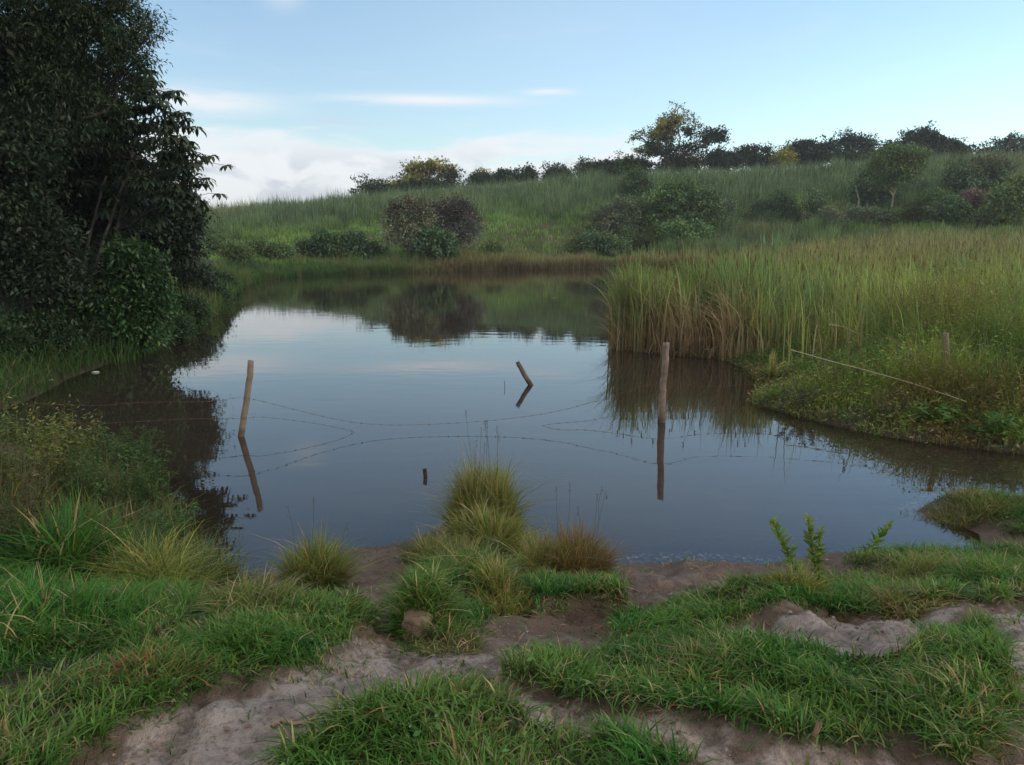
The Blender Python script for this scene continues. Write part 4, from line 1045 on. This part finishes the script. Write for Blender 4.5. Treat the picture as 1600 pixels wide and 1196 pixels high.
for i, (lb, bx, Y, bl, ncl, col, top, gap) in enumerate(ridge):
    if 'spreading tree with' not in lb:
        xs = [q[0] for q in bl]; w_ = max(10, (max(xs)-min(xs))*.6)*(1.45 if bx > 1100 and 'small' not in lb else 1)
        bl = bl+[(sum(xs)/len(xs)-w_*.5, np.interp(bx, [320, 672, 1000, 1600], [318, 292, 262, 240]), w_*1.25, 14), (sum(xs)/len(xs)+w_*.5, np.interp(bx, [320, 672, 1000, 1600], [318, 292, 262, 240])+2, w_*1.25, 14)]
    woody('ridge_tree' if 'bushes' not in lb else 'ridge_bushes', ground_at(bx, Y), pxb(Y, bl, grow=1.12), lb, 'tree' if 'bushes' not in lb else 'bushes', i, int(ncl*2.0), 20, .55, .36, .22, col, RT if 'bushes' not in lb else None, (.22, .08), flat=.5, gap=gap, top=top, shell=.35, nlimb=5)

# shrubs on the slope and along the far shore
SH = 'shrubs on the slope behind the pond'
slope = [
 ('grey green shrub with pale leaf tips on the far shore', 638, 402, [(625, 345, 22, 26), (648, 346, 26, 30), (618, 370, 17, 26), (658, 378, 24, 22)], 420, (.13, .145, .10), ((.125, .115, .09), .6, 0), .16),
 ('purple brown leafed shrub beside the grey green shrub', 708, 402, [(708, 345, 30, 26), (728, 352, 20, 28), (685, 360, 26, 28), (725, 378, 20, 20), (675, 345, 22, 22)], 420, (.075, .075, .072), ((.08, .068, .068), .6, 0), .15),
 ('dark green broad leafed bush low between the two big shrubs', 680, 408, [(672, 385, 16, 18), (690, 388, 14, 16)], 130, (.045, .075, .04), None, .2),
 ('small dark shrub on the slope at the left', 507, 402, [(507, 383, 13, 14)], 70, (.04, .07, .035), None, .15),
 ('second small dark shrub left of the grey green shrub', 555, 404, [(555, 386, 14, 15)], 80, (.035, .06, .035), None, .15),
 ('upright dark bush at the left of the slope thicket', 992, 318, [(990, 300, 16, 18), (1000, 290, 14, 14)], 170, (.038, .06, .03), None, .16),
 ('largest dark green bush in the middle of the thicket', 1050, 365, [(1035, 325, 28, 24), (1065, 320, 26, 22), (1050, 345, 30, 20)], 420, (.045, .08, .032), None, .18),
 ('dark olive bush at the right of the thicket', 1095, 375, [(1085, 335, 26, 22), (1105, 345, 20, 24), (1085, 360, 24, 18)], 330, (.048, .075, .035), None, .18),
 ('grey leafed bush at the left of the thicket', 960, 370, [(955, 350, 26, 16), (975, 338, 20, 18)], 240, (.055, .07, .045), None, .15),
 ('low green bush in front of the thicket', 1068, 385, [(1060, 368, 22, 14), (1090, 368, 18, 12)], 160, (.055, .1, .04), None, .18),
 ('low bush nearest the shore below the thicket', 935, 398, [(925, 382, 22, 12), (955, 388, 20, 10)], 150, (.05, .08, .04), None, .15),
 ('small round grey bush right of the thicket', 1133, 348, [(1133, 332, 10, 11)], 60, (.07, .09, .06), None, .14),
 ('small round dark bush on the mid slope', 1186, 345, [(1186, 330, 11, 11)], 60, (.045, .065, .042), None, .14),
 ('taller rounded bush with pale stems on the mid slope', 1223, 345, [(1222, 318, 14, 14), (1226, 332, 15, 11)], 120, (.045, .075, .04), None, .14),
 ('loose pale bush on the mid slope left of the dead stick', 1275, 350, [(1274, 320, 14, 12), (1285, 338, 14, 10)], 110, (.055, .085, .045), None, .14),
 ('low grey bush at the marsh edge', 1298, 358, [(1296, 345, 14, 11)], 70, (.07, .09, .06), None, .14),
 ('low bush with pale dead twigs below the pale trunked tree', 1355, 352, [(1345, 338, 22, 9), (1375, 342, 18, 8)], 130, (.065, .085, .055), None, .14),
 ('dark bush left of the pale trunked tree', 1362, 330, [(1360, 300, 18, 20), (1370, 318, 16, 14)], 200, (.038, .062, .036), None, .18),
 ('broad dark bush on the right slope', 1530, 318, [(1510, 285, 28, 18), (1545, 275, 26, 16), (1530, 295, 26, 18)], 380, (.048, .072, .04), ((.10, .085, .06), .8, 0), .18),
 ('rounded bush at the marsh edge on the right slope', 1478, 352, [(1470, 325, 20, 18), (1490, 335, 18, 14)], 220, (.045, .075, .035), None, .16),
 ('yellowish green bush at the right edge of the slope', 1582, 350, [(1575, 320, 24, 18), (1605, 305, 24, 22), (1560, 335, 20, 12)], 320, (.07, .10, .038), None, .18),
 ('purplish twiggy bush between the right slope bushes', 1515, 340, [(1515, 315, 14, 12), (1528, 322, 14, 12)], 90, (.085, .06, .055), None, .14)]
for i, (lb, bx, by, bl, ncl, col, top, L) in enumerate(slope):
    b = hit(bx, by); Y = b[1]
    pair = i < 2
    woody('slope_shrub', b, pxb(Y, bl, grow=1.06 if pair else 1.25), lb, 'shrub', 100+i, int(ncl*3.4), 20 if pair else 16, .34*Y/62, L*(1.1 if pair else 1.6), L*(.5 if pair else .8), tuple(v_*2.4 for v_ in col), SH, (.07, .025), flat=.8, gap=.2, top=top, shell=.6, nstem=4, nlimb=3, fork=.3, barkc=(.22, .19, .17), leafpart='foliage', stempart='stems')
extra = [(905, 398, 880, .9), (925, 372, 0, 1.0), (940, 350, 0, .9), (1010, 392, 0, 1.0), (1030, 380, 0, 1.1), (1120, 378, 0, 1.0), (1150, 362, 0, .8), (985, 385, 0, 1.0), (1240, 352, 0, .8), (1205, 352, 0, .7), (1165, 352, 0, .7),
         (1320, 352, 0, .9), (1400, 350, 0, .8), (1430, 350, 0, 1.0), (1450, 330, 0, 1.0), (1550, 345, 0, 1.0), (1500, 300, 0, 1.2), (480, 400, 0, .7), (530, 405, 0, .7), (585, 400, 0, .8), (770, 400, 0, .9), (440, 408, 0, .8), (410, 405, 0, .9), (370, 415, 0, .9), (345, 400, 0, 1.0)]
for i, (bx, by, _, sc_) in enumerate(extra):
    b = hit(bx, by); Y = b[1]; rr_ = np.random.default_rng(i); w_ = 17*sc_*62/Y*rr_.uniform(.8, 1.2)
    woody('low_bush', b, pxb(Y, [(bx-w_*.4, by-w_*.8, w_, w_*.9), (bx+w_*.5, by-w_*.6, w_*.8, w_*.7)]), 'nondescript low green bush among the rank hillside grass', 'bush', 300+i, 230, 16, .4*Y/62, .17, .08,
          cvar(rr_, 1, (.115, .165, .07), .2, .05)[0], 'nondescript low bushes on the hillside', (.05, .02), flat=.8, gap=.15, shell=.2, nstem=2, nlimb=2, leafpart='foliage', stempart='stems')
# free standing tree with pale forked trunk on the slope
b = hit(1392, 333); Y = b[1]
woody('slope_tree', b, pxb(Y, [(1400, 245, 34, 16), (1385, 262, 26, 18), (1420, 262, 24, 20), (1402, 275, 30, 14), (1378, 288, 22, 14), (1430, 250, 18, 14)]), 'round crowned tree with pale forked trunk standing on the right slope', 'tree', 150, 1300, 20, .5, .24, .13, (.13, .20, .085), None, (.11, .045), flat=.7, gap=.12, shell=.5, fork=.36, barkc=(.30, .27, .22), nlimb=3)
b = hit(1340, 335)
cane([b, atd(1342, 312, b[1]), atd(1339, 300, b[1]), atd(1337, 290, b[1])], .10, 'bare pale dead trunk standing left of the pale trunked tree', 9, (.30, .27, .22), 'dead_tree', 'dead tree')

# ------------------------------------------------------------------ the dark wood on the left
WB = (.055, .048, .042)
LW = 'trees of the dark wood on the left bank'
def left_wood():
    # feathery big tree, leaves small, drooping sprays
    woody('feathery_tree', ground_at(20, 15.5), pxb(15.5, [(40, 60, 130, 80), (150, 40, 85, 60), (120, 130, 90, 60), (60, 190, 110, 70), (-100, 80, 120, 120), (100, -90, 140, 90), (-60, -120, 160, 110), (195, 70, 40, 28), (222, 40, 24, 12), (208, 98, 28, 12), (232, 60, 16, 9), (185, 150, 26, 12), (175, 10, 40, 16)], .9),
          'huge feathery leafed tree filling the upper left corner', 'tree', 200, 4200, 40, .20, .10, .026, (.032, .058, .026), LW, (.10, .022), barkc=WB, flat=.8, gap=.40, shell=.25, mat=M_LEAF, nlimb=10, droop=.5, fork=.45)
    woody('dark_tree', ground_at(60, 18.5), pxb(18.5, [(40, 260, 120, 90), (140, 240, 75, 85), (-60, 240, 110, 120), (60, 350, 110, 70), (20, 170, 130, 80), (150, 330, 70, 60), (80, 430, 90, 50)], .8),
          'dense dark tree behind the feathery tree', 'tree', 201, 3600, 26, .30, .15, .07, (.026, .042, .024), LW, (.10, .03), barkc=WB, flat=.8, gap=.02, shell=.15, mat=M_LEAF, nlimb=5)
    woody('dark_tree', ground_at(235, 21), pxb(21, [(255, 355, 50, 38), (225, 310, 55, 50), (285, 345, 34, 32), (275, 390, 44, 34), (200, 380, 60, 50)], .8),
          'rounded dark tree at the right end of the wood above the water', 'tree', 202, 1300, 24, .26, .13, .06, (.028, .045, .028), LW, (.08, .02), barkc=WB, flat=.8, gap=.05, shell=.2, mat=M_LEAF, nlimb=4)
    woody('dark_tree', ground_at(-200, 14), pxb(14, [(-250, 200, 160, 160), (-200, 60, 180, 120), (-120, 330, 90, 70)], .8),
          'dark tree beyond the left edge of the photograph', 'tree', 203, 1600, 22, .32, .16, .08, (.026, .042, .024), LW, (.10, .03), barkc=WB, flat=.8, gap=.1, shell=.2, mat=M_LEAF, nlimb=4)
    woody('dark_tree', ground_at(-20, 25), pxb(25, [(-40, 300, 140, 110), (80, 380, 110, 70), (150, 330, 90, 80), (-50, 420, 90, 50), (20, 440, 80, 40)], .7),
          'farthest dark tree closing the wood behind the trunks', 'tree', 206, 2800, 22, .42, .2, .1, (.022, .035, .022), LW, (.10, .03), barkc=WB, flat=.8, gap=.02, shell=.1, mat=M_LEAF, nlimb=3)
    woody('waterside_shrub', at(190, 556)+np.array([-.4, .5, .15]), pxb(16.3, [(210, 425, 40, 42), (242, 480, 28, 40), (180, 480, 50, 46), (210, 520, 46, 30), (135, 480, 50, 46), (150, 525, 50, 28), (100, 500, 44, 36)], .8),
          'mid green leafy shrub overhanging the left water edge', 'shrub', 204, 2200, 22, .20, .12, .05, (.045, .10, .034), None, (.05, .018), flat=.8, gap=.2, shell=.25, mat=M_LEAF, nlimb=3, nstem=4, leafpart='foliage', stempart='stems')
    woody('dark_tree', ground_at(-30, 14.2), pxb(14.6, [(-10, 330, 80, 60), (-80, 380, 90, 70), (60, 390, 50, 45), (0, 250, 90, 60), (-10, 430, 60, 30), (70, 440, 50, 34)], .8),
          'nearest dark leafy tree hiding the stems at the left edge', 'tree', 208, 2600, 24, .26, .12, .05, (.030, .05, .028), LW, (.06, .02), barkc=WB, flat=.8, gap=.05, shell=.15, mat=M_LEAF, nlimb=4)
    woody('waterside_shrub', hit(90, 530), pxb(16.2, [(90, 470, 50, 40), (110, 510, 50, 34), (50, 440, 50, 50)], .8),
          'dark shrub behind the grassy left bank', 'shrub', 205, 700, 22, .24, .10, .045, (.030, .05, .026), None, (.05, .018), flat=.8, gap=.15, shell=.25, mat=M_LEAF, nlimb=3, nstem=4, leafpart='foliage', stempart='stems')
    for i, (px, py, Y, w_) in enumerate([(40, 545, 14.6, 44), (-10, 560, 13.8, 46), (75, 560, 14.6, 34), (120, 545, 15.6, 34), (255, 525, 18.8, 30), (285, 500, 21.5, 28), (325, 470, 27, 22), (345, 450, 33, 18)]):
        b = ground_at(px, Y); 
        woody('low_bush', b, pxb(Y, [(px, py-w_*.5, w_, w_*.6), (px+w_*.5, py-w_*.2, w_*.7, w_*.4)]), 'nondescript dark low bush on the shaded left shore', 'bush', 400+i, 420, 18, .22, .10, .04, (.035, .065, .028), 'dark low bushes on the left shore', (.03, .012), flat=.8, gap=.1, shell=.2, nstem=2, nlimb=2, leafpart='foliage', stempart='stems', mat=M_LEAF)
    woody('waterside_shrub', at(305, 500)+np.array([-.8, 1.2, .2]), pxb(26.5, [(290, 430, 34, 26), (255, 450, 40, 34), (310, 445, 22, 18)], .8),
          'low dark shrub on the left shore under the rounded tree', 'shrub', 207, 500, 20, .28, .13, .05, (.030, .052, .03), None, (.05, .018), flat=.8, gap=.15, shell=.25, mat=M_LEAF, nlimb=3, nstem=4, leafpart='foliage', stempart='stems')
left_wood()

def umbrella_tree():
    """tree with big drooping palmate leaves reaching over the pond"""
    rng = np.random.default_rng(77)
    Y = 17.0; b = ground_at(130, Y); e = empty('palmate_leaf_tree', tuple(b), 'slender tree with big drooping finger leaves reaching out over the pond', 'tree', LW)
    st = MB(); lf = MB()
    fk = atd(205, 250, Y); tr = wander(b-np.array([0, 0, .2]), fk, 9, .02, rng)
    st.add(*tube(tr, np.linspace(.055, .04, 9), 8, (.09, .085, .08)))
    top = atd(213, 118, Y); st.add(*tube(wander(fk, top, 7, .03, rng), np.linspace(.04, .015, 7), 6, (.09, .085, .08)))
    st.add(*tube([atd(216, 125, Y), atd(219, 108, Y), atd(220, 92, Y)], [.02, .018, .012], 6, (.2, .19, .17), True))
    ends = [(215, 125), (240, 130), (258, 145), (225, 150), (200, 140), (262, 165), (240, 175), (210, 175), (278, 188), (285, 205), (255, 200), (225, 200), (190, 180), (270, 222), (292, 225), (240, 225),
            (300, 245), (315, 255), (285, 250), (322, 262), (262, 250), (210, 230), (295, 268), (318, 285), (275, 275), (240, 262), (300, 300), (318, 310), (270, 305), (245, 295), (220, 280), (190, 260), (200, 310), (180, 210),
            (230, 320), (255, 325), (285, 322), (165, 240), (170, 290), (190, 340), (220, 345), (175, 165), (155, 200)]
    trunk_pts = np.concatenate([tr[4:], wander(fk, top, 7, .01, rng)])
    for (px, py) in ends:
        px = px-max(0, px-150)*.11
        Ye = Y+rng.normal(0, .55); tip = atd(px+rng.normal(0, 3), py+rng.normal(0, 3), Ye)
        cand = trunk_pts[trunk_pts[:, 2] < tip[2]-.1]; o_ = cand[-1] if len(cand) else trunk_pts[0]
        bp = wander(o_, tip, 7, .05, rng, .06); st.add(*tube(bp, np.linspace(.018, .007, 7), 5, (.07, .065, .055)))
        for q in range(10):
            w = rng.normal(0, .24, 3); w[2] = abs(w[2])*.5-.03; c = tip+w
            st.add(*tube([tip, tip*.4+c*.6+np.array([0, 0, .05]), c], .005, 4, (.08, .09, .05)))
            nl = rng.integers(7, 10); a0 = rng.uniform(0, 2*pi); tilt = rng.normal(0, .25, 2)
            L = rng.uniform(.15, .26)
            cl = cvar(rng, 1, (.036, .060, .034), .2, .1)
            for j in range(nl):
                a = a0+j*2*pi/nl+rng.normal(0, .1); d = np.array([cos(a), sin(a), .05+tilt[0]*cos(a)+tilt[1]*sin(a)])
                s = np.array([-sin(a), cos(a), 0]); Lj = L*rng.uniform(.8, 1.1); w_ = Lj*.17
                p0 = c; p1 = c+d*Lj*.45+np.array([0, 0, .0]); p2 = c+d*Lj*.8-np.array([0, 0, Lj*.28]); p3 = c+d*Lj*.95-np.array([0, 0, Lj*.62])
                V = [p0-s*w_*.15, p0+s*w_*.15, p1+s*w_, p1-s*w_, p2+s*w_*.9, p2-s*w_*.9, p3]
                lf.add(V, [(0, 1, 2, 3), (3, 2, 4, 5)], [(5, 4, 6)], np.repeat(cl, 7, 0))
    # second pale stem
    st.build('trunk', M_BARK, e); lf.build('crown', M_LEAF, e)
umbrella_tree()

def pale_trunk(pts, Y, r, label, seed, name='slender_tree', col=(.17, .16, .15)):
    rng = np.random.default_rng(seed); P = np.array([atd(a, b, Y) for a, b in pts])
    gb = P[-1].copy(); gb[2] = hz(gb[0], gb[1])-.1; P = np.concatenate([P, [gb]])
    Q = np.concatenate([wander(a, b, 6, .012, rng)[:-1] for a, b in zip(P[:-1], P[1:])]+[P[-1:]])
    mb = MB(); mb.add(*tube(Q, np.linspace(r*.7, r, len(Q)), 8, col)); tag(mb.build(name, M_BARK, origin=tuple(P[-1])), label, 'tree trunk', 'slender pale trunks at the edge of the wood')
pale_trunk([(192, 290), (175, 340), (158, 390), (143, 437), (138, 470)], 17.0, .038, 'slender pale trunk slanting down left, right of the two parallel ones', 1)
pale_trunk([(166, 275), (152, 325), (138, 380), (128, 430)], 17.2, .034, 'slender pale trunk slanting down left, left of the two parallel ones', 2)
pale_trunk([(22, 380), (10, 420), (3, 440), (6, 470), (13, 496)], 15.0, .045, 'crooked pale trunk at the far left edge', 3, col=(.18, .165, .15))
pale_trunk([(75, 500), (78, 520), (72, 540)], 15.0, .02, 'thin bare sapling trunk on the dark left bank', 4, col=(.16, .15, .13))

def left_bank_grass():
    rng = np.random.default_rng(51); mb = MB(); n = 75000
    x = rng.uniform(-16, -5.0, n); y = rng.uniform(9.5, 24, n)
    d = sdf(POND, x, y); k = (d > -.05) & (rng.random(n) < .4+fbm(x, y, .8, 3, 3)*.8); x, y, d = x[k], y[k], d[k]; n = len(x)
    z = np.maximum(Hgt(x, y), 0)
    h = rng.uniform(.2, .65, n)*(.5+.9*fbm(x, y, .7, 3, 5))
    c = cvar(rng, n, (.06, .12, .03), .25, .15); dr = rng.random(n) < .08; c = np.where(dr[:, None], cvar(rng, n, (.18, .14, .09), .3), c)
    mb.add(*blades(np.stack([x, y, z-.01], 1), h, rng.uniform(.008, .018, n), rng.uniform(.2, 1.1, n), rng.uniform(0, 2*pi, n), c*.75, c, 3, rng.normal(0, .8, n)))
    tag(mb.build('left_bank_grass', M_GRASS), 'green grass on the shaded left bank below the wood', 'grass', kind='stuff')
left_bank_grass()

# ------------------------------------------------------------------ evening haze
def haze():
    m = bpy.data.materials.new('evening_haze'); m.use_nodes = True; nt = m.node_tree; nt.nodes.clear()
    v = nt.nodes.new('ShaderNodeVolumePrincipled'); v.inputs['Density'].default_value = HAZE_DENSITY
    v.inputs['Color'].default_value = (.80, .88, .95, 1); v.inputs['Anisotropy'].default_value = .2
    o_ = nt.nodes.new('ShaderNodeOutputMaterial'); nt.links.new(v.outputs[0], o_.inputs['Volume'])
    x0, x1, y0, y1, z0, z1 = -700, 700, -600, 900, -3.0, 27.0
    V = [(x, y, z) for z in (z0, z1) for y in (y0, y1) for x in (x0, x1)]
    me = bpy.data.meshes.new('haze'); me.from_pydata(V, [], [(0, 2, 3, 1), (4, 5, 7, 6), (0, 1, 5, 4), (2, 6, 7, 3), (0, 4, 6, 2), (1, 3, 7, 5)]); me.materials.append(m)
    o = bpy.data.objects.new('haze', me); COL.objects.link(o); tag(o, kind='stuff', label='thin evening haze that pales the far ridge', cat='haze')
HAZE_DENSITY = .0005
haze()
